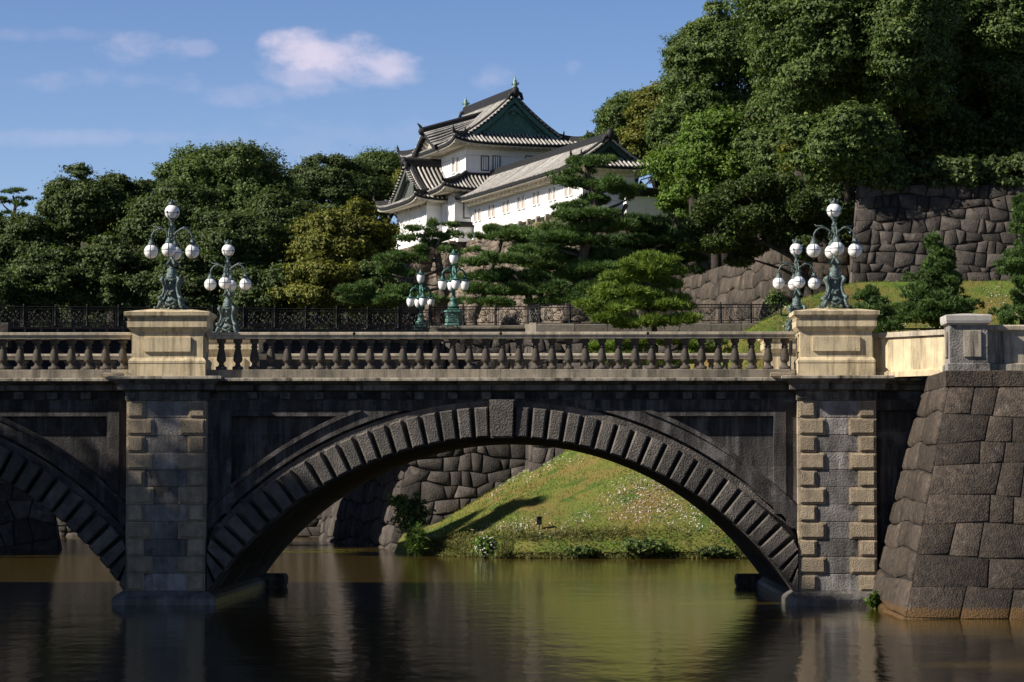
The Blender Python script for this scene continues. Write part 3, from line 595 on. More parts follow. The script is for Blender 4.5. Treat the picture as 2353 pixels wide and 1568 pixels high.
m = MB(); m.bbox(X(2213, PY), X(2252, PY), PY - .04, PY + .05, zz(822), zz(761), .012); m.build('raised_panel', M['cornice'], post); m = MB(); m.bbox(x0 - .04, x0 + .05, PY + .25, PY + .6, zz(822), zz(761), .012); m.build('raised_panel', M['cornice'], post)
m = MB(); m.rings(x1 - .02, x1 + 10, PY + .25, PY + .65, [(.1, ct), (.1, zz(838)), (.0, zz(835)), (0, zz(762))]); m.build('wall_panel', M['cornice'], par)
m = MB(); m.rings(x1 + .0, x1 + 10, PY + .25, PY + .65, [(.02, zz(762)), (.07, zz(758)), (.08, zz(750)), (.06, zz(747))]); m.build('rail', M['rail'], par)
# wing wall between pedestal and post
wing = thing('wing_wall', (X(2090, 65), 65, pz(866)), 'short sunlit pale wall joining the right pedestal to the capped post', 'wall')
A = Vector((X(1985, 65.5), 65.55, 0)); B = Vector((x0 + .05, 62.35, 0))
A = Vector((X(2004, 65.6), 65.45, 0)); B = Vector((X(2185, 63.6), 63.75, 0))
def slab(mb, A, B, thick, z0, z1, fwd=0):
    d = (B - A).normalized(); n_ = Vector((d.y, -d.x, 0)); f = n_ * fwd; b = -n_ * thick
    q = [A + f, B + f, B + b, A + b]; mb.add([dn(v, z0) for v in q] + [dn(v, z1) for v in q], [(3, 2, 1, 0), (4, 5, 6, 7)] + [(k, (k + 1) % 4, 4 + (k + 1) % 4, 4 + k) for k in range(4)])
zr = Z(768, 65.6)
m = MB(); slab(m, A, B, .4, pz(868), zr - .12, 0); m.build('panel', M['pale'], wing)
m = MB(); slab(m, A, B, .48, zr - .12, zr, .07); m.build('rail', M['rail'], wing)
m = MB()
for k in range(4): slab(m, A + (B - A) * (k / 4 + .003), A + (B - A) * ((k + 1) / 4 - .003), .4, pz(868), pz(853), .06)
slab(m, A, B, .4, pz(868), pz(856), .1); m.build('base_moulding', M['pale'], wing)
# ------------------------------------------------------------------ moat walls and iron bridge beyond
ZC = Z(750.3, 123.5); ZC0 = ZC - .35
abut = thing('abutment_wall', (-2, 121, WATER), 'dark stone abutment wall seen under the arch and behind the balustrade', 'stone wall')
c_b = Vector((X(893, 120.3), 120.3, -3.4)); c_t = Vector((X(992, 122.6), 122.6, ZC0))
l_b = Vector((X(735, 138), 138, -3.4)); l_t = Vector((X(800, 141), 141, ZC0))
r_b = Vector((X(1215, 120), 120, -3.4)); r_t = Vector((X(1208, 122.6), 122.6, ZC0))
masonry(abut, 'masonry', [
    (c_b, r_b, c_t, r_t, dict(row_h=.66, avg_w=.78, depth=.15, gap=.016, jit=.4, seed=11, bevel=.09, round_=.06, vj=.8)),
    (Vector((X(1216, 116), 115.8, -3.4)), Vector((X(1800, 116), 115.8, -3.4)), Vector((X(1230, 121), 121.1, Z(745, 121.7) - .4)), Vector((X(1800, 121), 121.1, Z(745, 121.7) - .4)), dict(row_h=.62, avg_w=.7, depth=.16, gap=.016, jit=.45, seed=12, bevel=.1, round_=.07, vj=.8)),
    (r_b, Vector((X(1216, 116), 115.8, -3.4)), r_t, Vector((X(1230, 121), 121.1, Z(745, 121.7) - .4)), dict(row_h=.8, avg_w=.95, depth=.1, jit=.2, seed=14)),
    (l_b, c_b, l_t, c_t, dict(row_h=.85, avg_w=1.1, depth=.12, gap=.02, jit=.3, seed=13, bevel=.1, round_=.05))], M['wallst'])
cop = MB(); rg = random.Random(8)
def cop_row(p0, p1, Y0, Y1, ztop, hgt, wmin, wmax):
    x = X(p0, Y0); xe = X(p1, Y0)
    while x < xe - .1:
        l_ = min(rg.uniform(wmin, wmax), xe - x); f = (x - X(p0, Y0)) / (xe - X(p0, Y0)); y = Y0 + (Y1 - Y0) * f
        cop.bbox(x + .012, x + l_ - .012, y, y + .9, ztop - hgt - rg.random() * .05, ztop + rg.uniform(-.015, .015), .04); x += l_
cop_row(985, 1206, 122.7, 122.7, ZC, .5, 1.2, 2.1); cop_row(1232, 1790, 121.0, 121.0, Z(745, 121.3), .55, 1.3, 2.2)
cA, cB = Vector((X(1206, 122.7), 122.7, 0)), Vector((X(1232, 121), 121.0, 0)); slab(cop, cA, cB, .9, ZC - .5, ZC + .03)
cop.build('coping', mat('coping_stone', (.19, .165, .13), (.12, .105, .085), .85, 2, .5, 15, island=.2), abut)
la = thing('left_abutment_wall', (X(0, 120), 120, WATER), 'dark battered abutment wall in deep shade seen through the left arch', 'stone wall')
masonry(la, 'masonry', [(Vector((X(-260, 119), 119, -3.4)), Vector((X(140, 119), 119, -3.4)), Vector((X(-260, 122), 122, 4.2)), Vector((X(70, 122), 122, 4.2)), dict(row_h=.9, avg_w=1.1, depth=.1, jit=.35, seed=21)), (Vector((X(140, 119), 119, -3.4)), Vector((X(128, 140), 140, -3.4)), Vector((X(70, 122), 122, 4.2)), Vector((X(70, 140), 140, 4.2)), dict(row_h=.9, avg_w=1.1, depth=.1, jit=.35, seed=22))], M['wallst'])
fw = thing('far_moat_wall', (-20, 150, WATER), 'low rough stone moat wall far behind the iron bridge, lit below the arch', 'stone wall')
masonry(fw, 'masonry', [(Vector((-46, 149, -3.2)), Vector((-10.5, 146, -3.2)), Vector((-46, 150, 2.2)), Vector((-10.5, 147.5, 2.2)), dict(row_h=.55, avg_w=.75, depth=.14, jit=.45, seed=31, bevel=.1, round_=.06))], M['wallst'])
# fence panel (shared): 1.4 m wide, .87 m high, scrolls
def scroll(c, r0, turns, a0, hand=1, n=22): return [(c[0] + (r0 * (1 - .75 * i / n)) * math.cos(a0 + hand * turns * 2 * math.pi * i / n), 0, c[1] + (r0 * (1 - .75 * i / n)) * math.sin(a0 + hand * turns * 2 * math.pi * i / n)) for i in range(n + 1)]
fp = MB(); W_, H_ = 1.42, .87
for z in (.03, .14, .74, .86): fp.tube([(0, 0, z), (W_, 0, z)], .017 if z != .86 else .026, 4)
for x in (.05, .12, W_ - .12, W_ - .05): fp.tube([(x, 0, .03), (x, 0, .86)], .013, 4)
for s_ in (-1, 1):
    cx = W_ / 2
    for c, r, tn, a0, hd in (((cx + s_ * .17, .56), .13, 1.4, math.pi / 2, -s_), ((cx + s_ * .17, .29), .12, 1.3, -math.pi / 2, s_), ((cx + s_ * .42, .60), .10, 1.3, math.pi / 2, s_), ((cx + s_ * .42, .28), .12, 1.4, -math.pi / 2, -s_), ((cx + s_ * .44, .44), .07, 1.2, 0, 1)): fp.tube(scroll(c, r, tn, a0, hd), .014, 4)
    fp.tube([(cx + s_ * .02, 0, .15), (cx + s_ * .28, 0, .2), (cx + s_ * .32, 0, .45), (cx + s_ * .2, 0, .72)], .013, 4)
fp.tube([(W_ / 2 + .07 * math.cos(a), 0, .44 + .09 * math.sin(a)) for a in np.linspace(0, 2 * math.pi, 17)], .016, 4)
for k in range(9): fp.tube([(.12 + k * .147, 0, .74), (.12 + k * .147, 0, .86)], .011, 4)
fpost = MB(); fpost.lathe((0, 0, 0), [(.05, 0), (.05, .06), (.035, .1), (.035, .4), (.05, .45), (.035, .5), (.03, .82), (.045, .86), (.03, .9), (.045, .93), (.03, .97), (.01, .99)], 8)
fp_me = fpost_me = None
def fence(parent, P0, P1, n, posts=True):
    global fp_me, fpost_me
    P0, P1 = Vector(P0), Vector(P1); d = (P1 - P0); ang = math.atan2(d.y, d.x); sc_ = d.length / n / W_
    for i in range(n):
        o = fp.build('railing_panel', M['iron'], parent, world=False) if fp_me is None else link('railing_panel', fp_me, None, parent)
        fp_me = fp_me or o.data; o.location = P0 + d * (i / n) - Vector(parent.location); o.rotation_euler = (0, 0, ang); o.scale = (sc_, 1, 1)
    if posts:
        for i in range(n + 1):
            o = fpost.build('railing_post', M['iron'], parent, True, world=False) if fpost_me is None else link('railing_post', fpost_me, None, parent)
            fpost_me = fpost_me or o.data; o.location = P0 + d * (i / n) - Vector(parent.location)
ib = thing('iron_bridge', (X(500, 125), 125, 6.9), 'dark iron bridge with black railing crossing behind the stone bridge at left', 'bridge')
I0, I1 = Vector((X(-100, 118.2), 118.2, 0)), Vector((X(985, 121.2), 121.2, 0)); zrail = Z(702, 118.4)
fence(ib, dn(I0, zrail - .87), dn(I1, zrail - .87), 15)
J0, J1 = I0 + Vector((0, 11.5, 0)), I1 + Vector((0, 11.5, 0)); fence(ib, dn(J0, zrail - .87), dn(J1, zrail - .87), 15)
m = MB(); slab(m, I0, I1, 11.5, zrail - 1.5, zrail - .95, .1); m.build('deck', M['girder'], ib)
m = MB(); slab(m, I0, I1, .25, zrail - .99, zrail - .9, .16); slab(m, I0, I1, .2, zrail - 1.12, zrail - 1.0, .12); slab(m, I0, I1, .5, zrail - 3.3, zrail - 1.4, 0)
slab(m, J0, J1, .5, zrail - 3.3, zrail - 1.4, 0)
for k in range(30):
    f = k / 29; p = I0 + (I1 - I0) * f; m.bbox(p.x - .05, p.x + .05, p.y - .2, p.y - .02, zrail - 1.32, zrail - 1.0, .01)
m.build('girder', M['girder'], ib)
m = MB(); n_ = 20
for off in (0, 5.5, 11):
    pts = [I0 + (I1 - I0) * (k / n_) + Vector((0, off + .2, 0)) for k in range(n_ + 1)]
    m.tube([dn(p, zrail - 3.4 - 4.5 * ((2 * k / n_ - 1) ** 2)) for k, p in enumerate(pts)], .25, 6)
    for k in range(0, n_ + 1, 1): m.tube([dn(pts[k], zrail - 3.4 - 4.5 * ((2 * k / n_ - 1) ** 2)), dn(pts[k], zrail - 3.2)], .09, 5)
m.build('arch_rib', M['girder'], ib)
m = MB(); m.bbox(X(-40, 118), X(18, 118), 117.4, 118.2, Z(800, 118), Z(742, 118), .03); tag(m.build('end_pier', M['wallst'], ib), None, None)
tf = thing('terrace_fence', (X(1300, 121.5), 121.5, Z(745, 121.7)), 'ornate black iron fence with scrolls on the stone coping in mid picture', 'fence')
fence(tf, (X(990, 123), 123, ZC), (X(1213, 123), 123, ZC), 3); fence(tf, (X(1213, 123), 123, ZC), (X(1240, 121.4), 121.4, Z(745, 121.4)), 1, False)
fence(tf, (X(1240, 121.4), 121.4, Z(745, 121.4)), (X(1795, 121.4), 121.4, Z(745, 121.4)), 8)
fence(tf, (X(985, 121.2), 121.2, ZC), (X(990, 123), 123, ZC), 1, False)
# pear lamps
def pear_lamp(loc, label, group):
    t = thing('pear_lamp', loc, label, 'street lamp', group); B = M['bronze2']
    b = MB(); q = 1 / 385.0
    b.lathe((0, 0, 0), [(.52, 0), (.52, .06), (.47, .14), (.40, .3), (.38, .5), (.40, .7), (.41, .78), (.46, .82), (.45, .87), (.27, .98), (.25, 1.0)], 16, .8)
    base = b.build('base', B, t, False, world=False)
    c = MB(); c.lathe((0, 0, 0), [(.25, .98), (.28, 1.05), (.28, 1.1), (.20, 1.14), (.15, 1.25), (.14, 1.36), (.17, 1.4), (.165, 1.44), (.12, 1.47), (.09, 1.5), (.12, 1.53), (.12, 1.56), (.085, 1.6), (.085, 1.86), (.10, 1.9), (.07, 2.0), (.06, 2.4), (.08, 2.55), (.10, 2.7), (.07, 2.85), (.04, 2.95), (.05, 3.05), (.09, 3.08)], 14); c.build('column', B, t, True, world=False)
    U = Vector((0, 0, 1))
    gp = [(.11, -.21), (.15, -.15), (.185, -.06), (.20, .04), (.20, .12), (.18, .19), (.15, .215)]
    def head(o, par):
        h = MB(); h.lathe(o, [(.16, .2), (.235, .225), (.24, .25), (.13, .27), (.09, .29), (.085, .36), (.05, .38), (.04, .44), (.02, .46)], 14)
        for k in range(10): h.sphere(o + Vector((.24 * math.cos(k * .628), .24 * math.sin(k * .628), .265)), .022, 5, 4)
        h.build('lamp_cap', B, par, True, world=False); h = MB(); h.lathe(o, [(.02, -.27), (.08, -.25), (.115, -.21), (.1, -.2)], 12); h.build('globe_foot', B, par, True, world=False)
        g = MB(); g.lathe(o, gp, 20); g.build('globe', M['globe'], par, True, world=False)
    for k in range(4):
        a = k * math.pi / 2 + .22; d = Vector((math.cos(a), math.sin(a), 0)); m = MB()
        m.tube([d * .05 + U * 2.55, d * .15 + U * 2.75, d * .28 + U * 2.83, d * .42 + U * 2.78, d * .52 + U * 2.66, d * .53 + U * 2.5], [.05, .06, .055, .05, .045, .035], 7)
        m.tube([d * .1 + U * 2.8, d * .22 + U * 2.95, d * .3 + U * 2.9, d * .26 + U * 2.83], [.03, .03, .025, .015], 6); m.tube([d * .05 + U * 2.4, d * .14 + U * 2.5, d * .1 + U * 2.65], [.03, .035, .02], 6)
        arm = m.build('arm', B, t, True, world=False); head(d * .53 + U * 2.07, arm)
    tp = MB(); tp.lathe((0, 0, 0), [(.04, 2.98), (.06, 3.02), (.12, 3.05), (.115, 3.08)], 12); tpo = tp.build('top_holder', B, t, True, world=False); head(U * 3.29, tpo)
    return t
pl1 = pear_lamp((X(1042, 126), 126, ZC - .02), 'green bronze lamp with pear-shaped white globes, the taller one nearer the pines', 'pear-globe lamps by the iron bridge')
c = copy_tree(pl1, (X(966, 138), 138, ZC - .02), rot=(0, 0, .06)); c['label'] = 'green bronze lamp with pear-shaped globes, the lower one on its left, by the iron railing'
# ------------------------------------------------------------------ castle: turret and long gallery
CU = Vector((.36, -.933, 0)).normalized(); CV = Vector((.933, .36, 0)).normalized()
CC = Vector((X(1069.6, 195), 195, 0))
def loc(a, b, z): return CC + CU * a + CV * b + Vector((0, 0, z))
def qbox(mb, a0, a1, b0, b1, z0, z1, fl=0):
    vs = [loc(a0 - fl, b0 - fl, z0), loc(a1 + fl, b0 - fl, z0), loc(a1 + fl, b1 + fl, z0), loc(a0 - fl, b1 + fl, z0), loc(a0, b0, z1), loc(a1, b0, z1), loc(a1, b1, z1), loc(a0, b1, z1)]
    mb.add(vs, [(3, 2, 1, 0), (4, 5, 6, 7)] + [(k, (k + 1) % 4, 4 + (k + 1) % 4, 4 + k) for k in range(4)])
class Roof:
    def __init__(s, parent):
        s.p = parent; s.base = MB(); s.rows = MB(); s.fascia = MB(); s.soff = MB(); s.ridge = MB(); s.orns = []
    def plane(s, o, e, g, x0, x1, lo, hi, smax, zf, lift=.35, lw=.9, pitch=.30, soffit=None, rows=True, rr=.075):
        # o: origin (a,b); e: eave direction; g: inward direction; lo/hi(s): offsets of the two ends; zf(s): height
        o, e, g = Vector(o), Vector(e), Vector(g)
        def zz(x, q):
            k = max(0, 1 - q / min(smax, 1.8)) ** 2
            return zf(q) + lift * k * (math.exp(-abs(x - x0) / lw) + math.exp(-abs(x1 - x) / lw))
        def P(x, q, dz=0): c = o + e * x + g * q; return loc(c.x, c.y, zz(x, q) + dz)
        nx, ns = max(8, int((x1 - x0) / .5)), 10; vs = []; fs = []
        for j in range(ns + 1):
            q = smax * j / ns; a, b = x0 + lo(q), x1 - hi(q)
            for i in range(nx + 1):
                f = i / nx; f = .5 - .5 * math.cos(math.pi * f); vs.append(P(a + (b - a) * f, q))
        for j in range(ns):
            for i in range(nx): A = j * (nx + 1) + i; fs.append((A, A + 1, A + nx + 2, A + nx + 1))
        s.base.add(vs, fs)
        xs = []
        nr = int(round((x1 - x0) / pitch))
        if rows:
            for i in range(nr + 1):
                x = x0 + (x1 - x0) * i / nr; qs = [q for q in [smax * j / 12 for j in range(13)] if x0 + lo(q) - 1e-6 <= x <= x1 - hi(q) + 1e-6]
                if len(qs) < 2: qs = [0, .12]
                s.rows.tube([P(x, -.03, .05)] + [P(x, q, .05) for q in qs], rr, 6)
        vs = []; n = 24
        for i in range(n + 1):
            x = x0 + (x1 - x0) * (.5 - .5 * math.cos(math.pi * i / n)); vs += [P(x, .0, .03), P(x, 0, -.15), P(x, .12, -.17), P(x, .12, -.30)]
        s.fascia.add(vs, [(4 * i + k, 4 * i + 4 + k, 4 * i + 5 + k, 4 * i + 1 + k) for i in range(n) for k in range(2)])
        if soffit:
            vs = []; m_ = max(12, int((x1 - x0) / .115)); run = soffit
            for i in range(m_ + 1):
                x = x0 + .1 + (x1 - x0 - .2) * i / m_; wv = .07 * math.cos(2 * math.pi * (x - x0) / .46)
                a, b = max(x, x0 + run), min(max(x, x0 + run), x1 - run)
                vs += [P(x, .1, -.17), P(x, .1, -.30 + wv), (lambda c: loc(c.x, c.y, zf(0) - .12 + wv))(o + e * min(max(x, x0 + run * .9), x1 - run * .9) + g * run)]
            s.soff.add(vs, [(3 * i + k, 3 * i + 3 + k, 3 * i + 4 + k, 3 * i + 1 + k) for i in range(m_) for k in range(2)])
        return P
    def ridgeline(s, pts, w=.34, h=.36, tip=False):
        s.ridge.sweep(pts, w, h, -.1)
        if tip:
            p = Vector(pts[0]); d = (Vector(pts[0]) - Vector(pts[1])).normalized(); U = Vector((0, 0, 1))
            s.orn.tube([p + U * .2, p + d * .12 + U * .35, p + d * .2 + U * .55, p + d * .16 + U * .75], [.12, .10, .06, .02], 6)
    @property
    def orn(s): m = MB(); s.orns.append(m); return m
    def done(s, name='roof'):
        r = s.base.build(name, M['tile'], s.p, True); s.rows.build('round_tiles', M['rowt'], r, True)
        if s.fascia.v: s.fascia.build('eave_edge', M['tile'], r)
        if s.soff.v: s.soff.build('plastered_eave', M['soffit'], r, True)
        if s.ridge.v: s.ridge.build('ridge', M['tile'], r)
        for m in s.orns: m.build('ridge_end_ornament', M['tile'], r, True)
        return r
ZERO = lambda q: 0.0
tur = thing('castle_turret', loc(-5, 3.5, 17.4), 'white two-storey castle turret with curved grey tiled roofs and green gable', 'castle turret')
w = MB(); qbox(w, -10.4, 0, 0, 7.4, 21.8, 24.9); qbox(w, -11, .5, -1.0, 8, 17.3, 21.4, .05); qbox(w, -9.3, -2.3, -2.2, -.9, 17.3, 20.9, .05)
qbox(w, -9.45, -2.15, -2.4, -.9, 17.2, 17.75, .05); qbox(w, -9.38, -2.22, -2.3, -.9, 18.6, 18.72)
wall = w.build('wall', M['plaster'], tur)
w = MB()
for a0, a1, b0, b1, z in ((-10.4, 0, 0, 7.4, 23.55), (-10.4, 0, 0, 7.4, 23.05 + .95), (-11, .5, -1, 8, 20.1), (-11, .5, -1, 8, 18.55), (-9.3, -2.3, -2.2, -.9, 20.05)): qbox(w, a0 - .025, a1 + .025, b0 - .025, b1 + .025, z, z + .05)
w.build('string_course', M['soffit'], wall)
def window(parent, face, p, z, wd, hg, dark=False, bars=3, fr=.09):
    # face 'L': on a plane b=const looking -b, p = (a, b); face 'R': plane a=const looking +a
    m = MB(); pane = MB(); a, b = p
    if face == 'L':
        B = lambda mb, u0, u1, d0, d1, z0, z1: qbox(mb, a + u0, a + u1, b - d1, b - d0, z0, z1)
    else:
        B = lambda mb, u0, u1, d0, d1, z0, z1: qbox(mb, a + d0, a + d1, b + u0, b + u1, z0, z1)
    B(m, -wd / 2 - fr, -wd / 2, -.02, .07, z, z + hg); B(m, wd / 2, wd / 2 + fr, -.02, .07, z, z + hg); B(m, -wd / 2 - fr, wd / 2 + fr, -.02, .08, z + hg, z + hg + fr); B(m, -wd / 2 - fr, wd / 2 + fr, -.02, .10, z - fr, z)
    f = m.build('window', M['shade'] if dark else M['plaster'], parent)
    B(pane, -wd / 2, wd / 2, -.02, .012, z, z + hg); pane.build('shutter', M['shade'] if dark else M['frame'], f)
    if bars:
        m = MB()
        for k in range(bars):
            u = -wd / 2 + wd * (k + .5) / bars; B(m, u - wd / bars * .3, u + wd / bars * .3, .012, .05, z + .02, z + hg - .02)
        m.build('bars', M['plaster'] if dark else M['frame'], f)
for b in (1.95, 2.85): pass
def bR(pxx, a):    # b on plane a=const for picture x
    k = (pxx - VX) / F; base = CC + CU * a; return (k * base.y - base.x) / (CV.x - k * CV.y)
def aL(pxx, b):    # a on plane b=const for picture x
    k = (pxx - VX) / F; base = CC + CV * b; return (k * base.y - base.x) / (CU.x - k * CU.y)
def zat(pyy, a, b): return Z(pyy, (CC + CU * a + CV * b).y)
for xx in (938, 1019, 1250, 1328): bb = bR((1400 + xx / 1.742) / 1.741, 0); window(tur, 'R', (0, bb), zat((300 + 608 / 1.742) / 1.741, 0, bb) - .5, .50, 1.0, True, 3, .05)
bb = bR((1400 + 1327 / 1.742) / 1.741, 0)
for xx in (722, 752): aa = aL((1400 + xx / 1.742) / 1.741, 0); window(tur, 'L', (aa, 0), zat((300 + 672 / 1.742) / 1.741, aa, 0), .62, 1.12, False, 0)
for xx in (394, 424, 484): aa = aL((1400 + xx / 1.742) / 1.741, -2.2); window(tur, 'L', (aa, -2.2), zat((300 + 1062 / 1.742) / 1.741, aa, -2.2) + .25, .7, 1.45, False, 0)
for xx in (656, 685): aa = aL((1400 + xx / 1.742) / 1.741, -1); window(tur, 'L', (aa, -1.0), zat((300 + 1040 / 1.742) / 1.741, aa, -1) + .1, .6, 1.35, False, 0)
window(tur, 'R', (.5, bR((1400 + 822 / 1.742) / 1.741, .5)), 19.0, .6, 1.1, True, 3)
# upper roof
def zfun(ze, rise, smax, c): return lambda q: ze + rise * ((1 - c) * (q / smax) + c * (q / smax) ** 2)
def irimoya(parent, a_e0, a_e1, b_e0, b_e1, ze, rise, sh, c=.38, gable=True, backhip=True, over=.6, lift=.4, name='roof', finial=True, pitch=.3, ridgeh=.55, gm='copper'):
    # ridge along a; gable ends at both a ends
    R_ = Roof(parent); hb = (b_e1 - b_e0) / 2; zf = zfun(ze, rise, hb, c); bm = (b_e0 + b_e1) / 2
    hi = lambda q: min(q, sh) - (over if q > sh + 1e-3 else 0)
    lo = hi if backhip else (lambda q: 0.0)
    PL = R_.plane((0, b_e0), (1, 0), (0, 1), a_e0, a_e1, lo, hi, hb, zf, lift, soffit=1.2, pitch=pitch)
    R_.plane((0, b_e1), (1, 0), (0, -1), a_e0, a_e1, lo, hi, hb, zf, lift, soffit=1.2, pitch=pitch)
    PF = R_.plane((a_e1, 0), (0, 1), (-1, 0), b_e0, b_e1, lambda q: q, lambda q: q, sh, zf, lift, soffit=1.2, pitch=pitch)
    if backhip: R_.plane((a_e0, 0), (0, 1), (1, 0), b_e0, b_e1, lambda q: q, lambda q: q, sh, zf, lift, pitch=pitch)
    ag = a_e1 - sh
    R_.ridgeline([loc(a, bm, zf(hb)) for a in np.linspace(a_e0 + (sh - over if backhip else .1), ag + over, 9)], .5, ridgeh)
    ends = (ag + over,) if not backhip else (ag + over, a_e0 + sh - over)
    for ae in ends:
        p = loc(ae, bm, zf(hb)); R_.orn.sphere(p + Vector((0, 0, .25)), .3, 8, 6, (1, 1, 1.3))
        R_.orn.tube([p + CV * q + Vector((0, 0, z)) for q, z in ((-.55, -.35), (-.4, .05), (0, .25), (.4, .05), (.55, -.35))], [.1, .15, .2, .15, .1], 6)
    for sd in (0, 1):
        bb = (lambda q: b_e0 + q) if sd == 0 else (lambda q: b_e1 - q)
        R_.ridgeline([loc(a_e1 - q * .98, bb(q), zf(q) + lift * max(0, 1 - q / 1.8) ** 2 * 1.1) for q in np.linspace(.0, sh + .2, 6)], .30, .30, True)
        if backhip: R_.ridgeline([loc(a_e0 + q * .98, bb(q), zf(q) + lift * max(0, 1 - q / 1.8) ** 2 * 1.1) for q in np.linspace(.0, sh + .2, 6)], .30, .30, True)
        R_.ridgeline([loc(ag + over - .45, bb(q), zf(q)) for q in np.linspace(sh * .75, hb, 10)], .30, .30)
        q0 = sh * .75; p = loc(ag + over - .4, bb(q0), zf(q0) + .15); R_.orn.sphere(p, .2, 8, 6); R_.orn.tube([p, p + CU * .25 + Vector((0, 0, .2)), p + CU * .3 + Vector((0, 0, .45))], [.12, .07, .04], 6)
        # barge tiles: short round tiles across the verge
        for q in np.linspace(sh * .9, hb - .2, int((hb - sh) / .24)): R_.rows.tube([loc(ag + over - .34, bb(q), zf(q) + .05), loc(ag + over + .06, bb(q), zf(q) + .0)], .07, 6)
    r = R_.done(name)
    g = MB(); q0 = sh + .02; z0 = zf(q0)
    qs = np.linspace(q0, hb - .02, 8); pl = [loc(ag - .02, b_e0 + q, zf(q) - .12) for q in qs] + [loc(ag - .02, b_e1 - q, zf(q) - .12) for q in qs[::-1]]
    g.add(pl + [p - CU * .4 for p in pl], [tuple(range(len(pl)))])
    gb = g.build('gable', M[gm], r)
    g = MB()
    for sd in (0, 1):
        bb = (lambda q: b_e0 + q) if sd == 0 else (lambda q: b_e1 - q)
        pts = [(bb(q), zf(q) - .16) for q in np.linspace(sh * .95, hb, 9)]
        for dz, wd, out in ((0, .34, .45), (-.4, .14, .12), (-.62, .06, .06)):
            vs = []
            for b, z in pts: vs += [loc(ag + out, b, z + dz), loc(ag + out, b, z + dz - wd), loc(ag - .02, b, z + dz), loc(ag - .02, b, z + dz - wd)]
            g.add(vs, [f for i in range(8) for f in ((4 * i, 4 * i + 1, 4 * i + 5, 4 * i + 4), (4 * i + 1, 4 * i + 3, 4 * i + 7, 4 * i + 5), (4 * i, 4 * i + 4, 4 * i + 6, 4 * i + 2))])
    qbox(g, ag - .02, ag + .12, b_e0 + sh * 1.0, b_e1 - sh * 1.0, z0 - .02, z0 + .14)
    c = loc(ag + .16, bm, zf(hb) - .95 * rise / 3.7)
    s_ = rise / 3.7
    g.sphere(c, .3 * s_, 10, 8, (1, 1, .9)); g.sphere(c - Vector((0, 0, .35 * s_)), .16 * s_, 8, 6)
    for k in (-1, 1): g.tube([c, c + CV * k * .35 * s_ - Vector((0, 0, .1 * s_)), c + CV * k * .7 * s_ - Vector((0, 0, .42 * s_)), c + CV * k * .95 * s_ - Vector((0, 0, .45 * s_))], [.2 * s_, .17 * s_, .1 * s_, .04 * s_], 6)
    g.build('barge_board', M[gm], gb)
    if finial:
        for ae in ends:
            f = MB(); p = loc(ae - .1, bm, zf(hb) + ridgeh); f.lathe(p, [(.16, -.05), (.2, .05), (.13, .12), (.22, .2), (.2, .32), (.12, .45), (.15, .5), (.06, .6), (.035, .75), (.015, .9), (.004, 1.05)], 10)
            for k in (-1, 1): f.tube([p + Vector((0, 0, .2)) + CV * k * .15, p + Vector((0, 0, .3)) + CV * k * .28, p + Vector((0, 0, .4)) + CV * k * .24], [.07, .06, .02], 6)
            f.build('finial', M['fin'], r, True)
    return R_, zf, r
R1, z1, r1 = irimoya(tur, -11.7, 1.3, -1.3, 8.7, 24.36, 3.7, 1.6, lift=.45)
# curved dormer gable on the left eave of the upper roof
kd = MB(); ac, hw, b0, b1 = -5.1, 2.7, -1.55, 3.0
bell = lambda a: math.cos(min(1, abs(a - ac) / hw) * math.pi / 2) ** 2
kz = lambda a, b: 24.5 + 1.15 * bell(a) + .30 * (b - b0) * bell(a) ** .5 + (z1(max(0, b + 1.3)) - 24.36) * (1 - bell(a) ** .5)
na, nb_ = 26, 8
as_ = np.linspace(ac - hw, ac + hw, na + 1)
kd.add([loc(a, b0 + (b1 - b0) * j / nb_, kz(a, b0 + (b1 - b0) * j / nb_)) for j in range(nb_ + 1) for a in as_], [(j * (na + 1) + i, j * (na + 1) + i + 1, (j + 1) * (na + 1) + i + 1, (j + 1) * (na + 1) + i) for j in range(nb_) for i in range(na)])
dk = kd.build('curved_gable', M['tile'], r1, True)
m = MB()
for k in range(15):
    a = ac - hw + .2 + (2 * hw - .4) * k / 14
    m.tube([loc(a, b, kz(a, b) + .04) for b in np.linspace(b0 - .03, b1, 7)], .075, 6)
m.build('curved_gable_tiles', M['rowt'], r1, True)
m = MB(); m.sweep([loc(ac, b, kz(ac, b)) for b in np.linspace(b0 - .1, b1 + .2, 6)], .42, .5, -.1); p = loc(ac, b0 - .1, kz(ac, b0)); m.tube([p + Vector((0, 0, .3)), p - CV * .15 + Vector((0, 0, .55)), p - CV * .35 + Vector((0, 0, .75))], [.15, .1, .04], 6); m.sphere(p + Vector((0, 0, .15)), .3, 8, 6)
for dz, wd, out in ((.02, .34, 0), ):
    vs = []
    for a in as_: vs += [loc(a, b0, kz(a, b0) + .05), loc(a, b0, kz(a, b0) - .28), loc(a, b0 + .5, kz(a, b0) - .28)]
    m.add(vs, [(3 * i + k, 3 * i + 3 + k, 3 * i + 4 + k, 3 * i + 1 + k) for i in range(na) for k in range(2)])
m.build('curved_gable_edge', M['tile'], r1)
m = MB(); vs = []
for a in as_[3:-3]: vs += [loc(a, b0 + .35, kz(a, b0) - .26), loc(a, b0 + .9, 24.2)]
m.add(vs, [(2 * i, 2 * i + 2, 2 * i + 3, 2 * i + 1) for i in range(na - 6)])
for k in range(-4, 5): m.tube([loc(ac + k * .42, b0 + .3, kz(ac + k * .42, b0) - .36), loc(ac + k * .3, b0 + 1.3, 24.1)], .09, 5)
m.build('curved_gable_soffit', M['soffit'], r1)
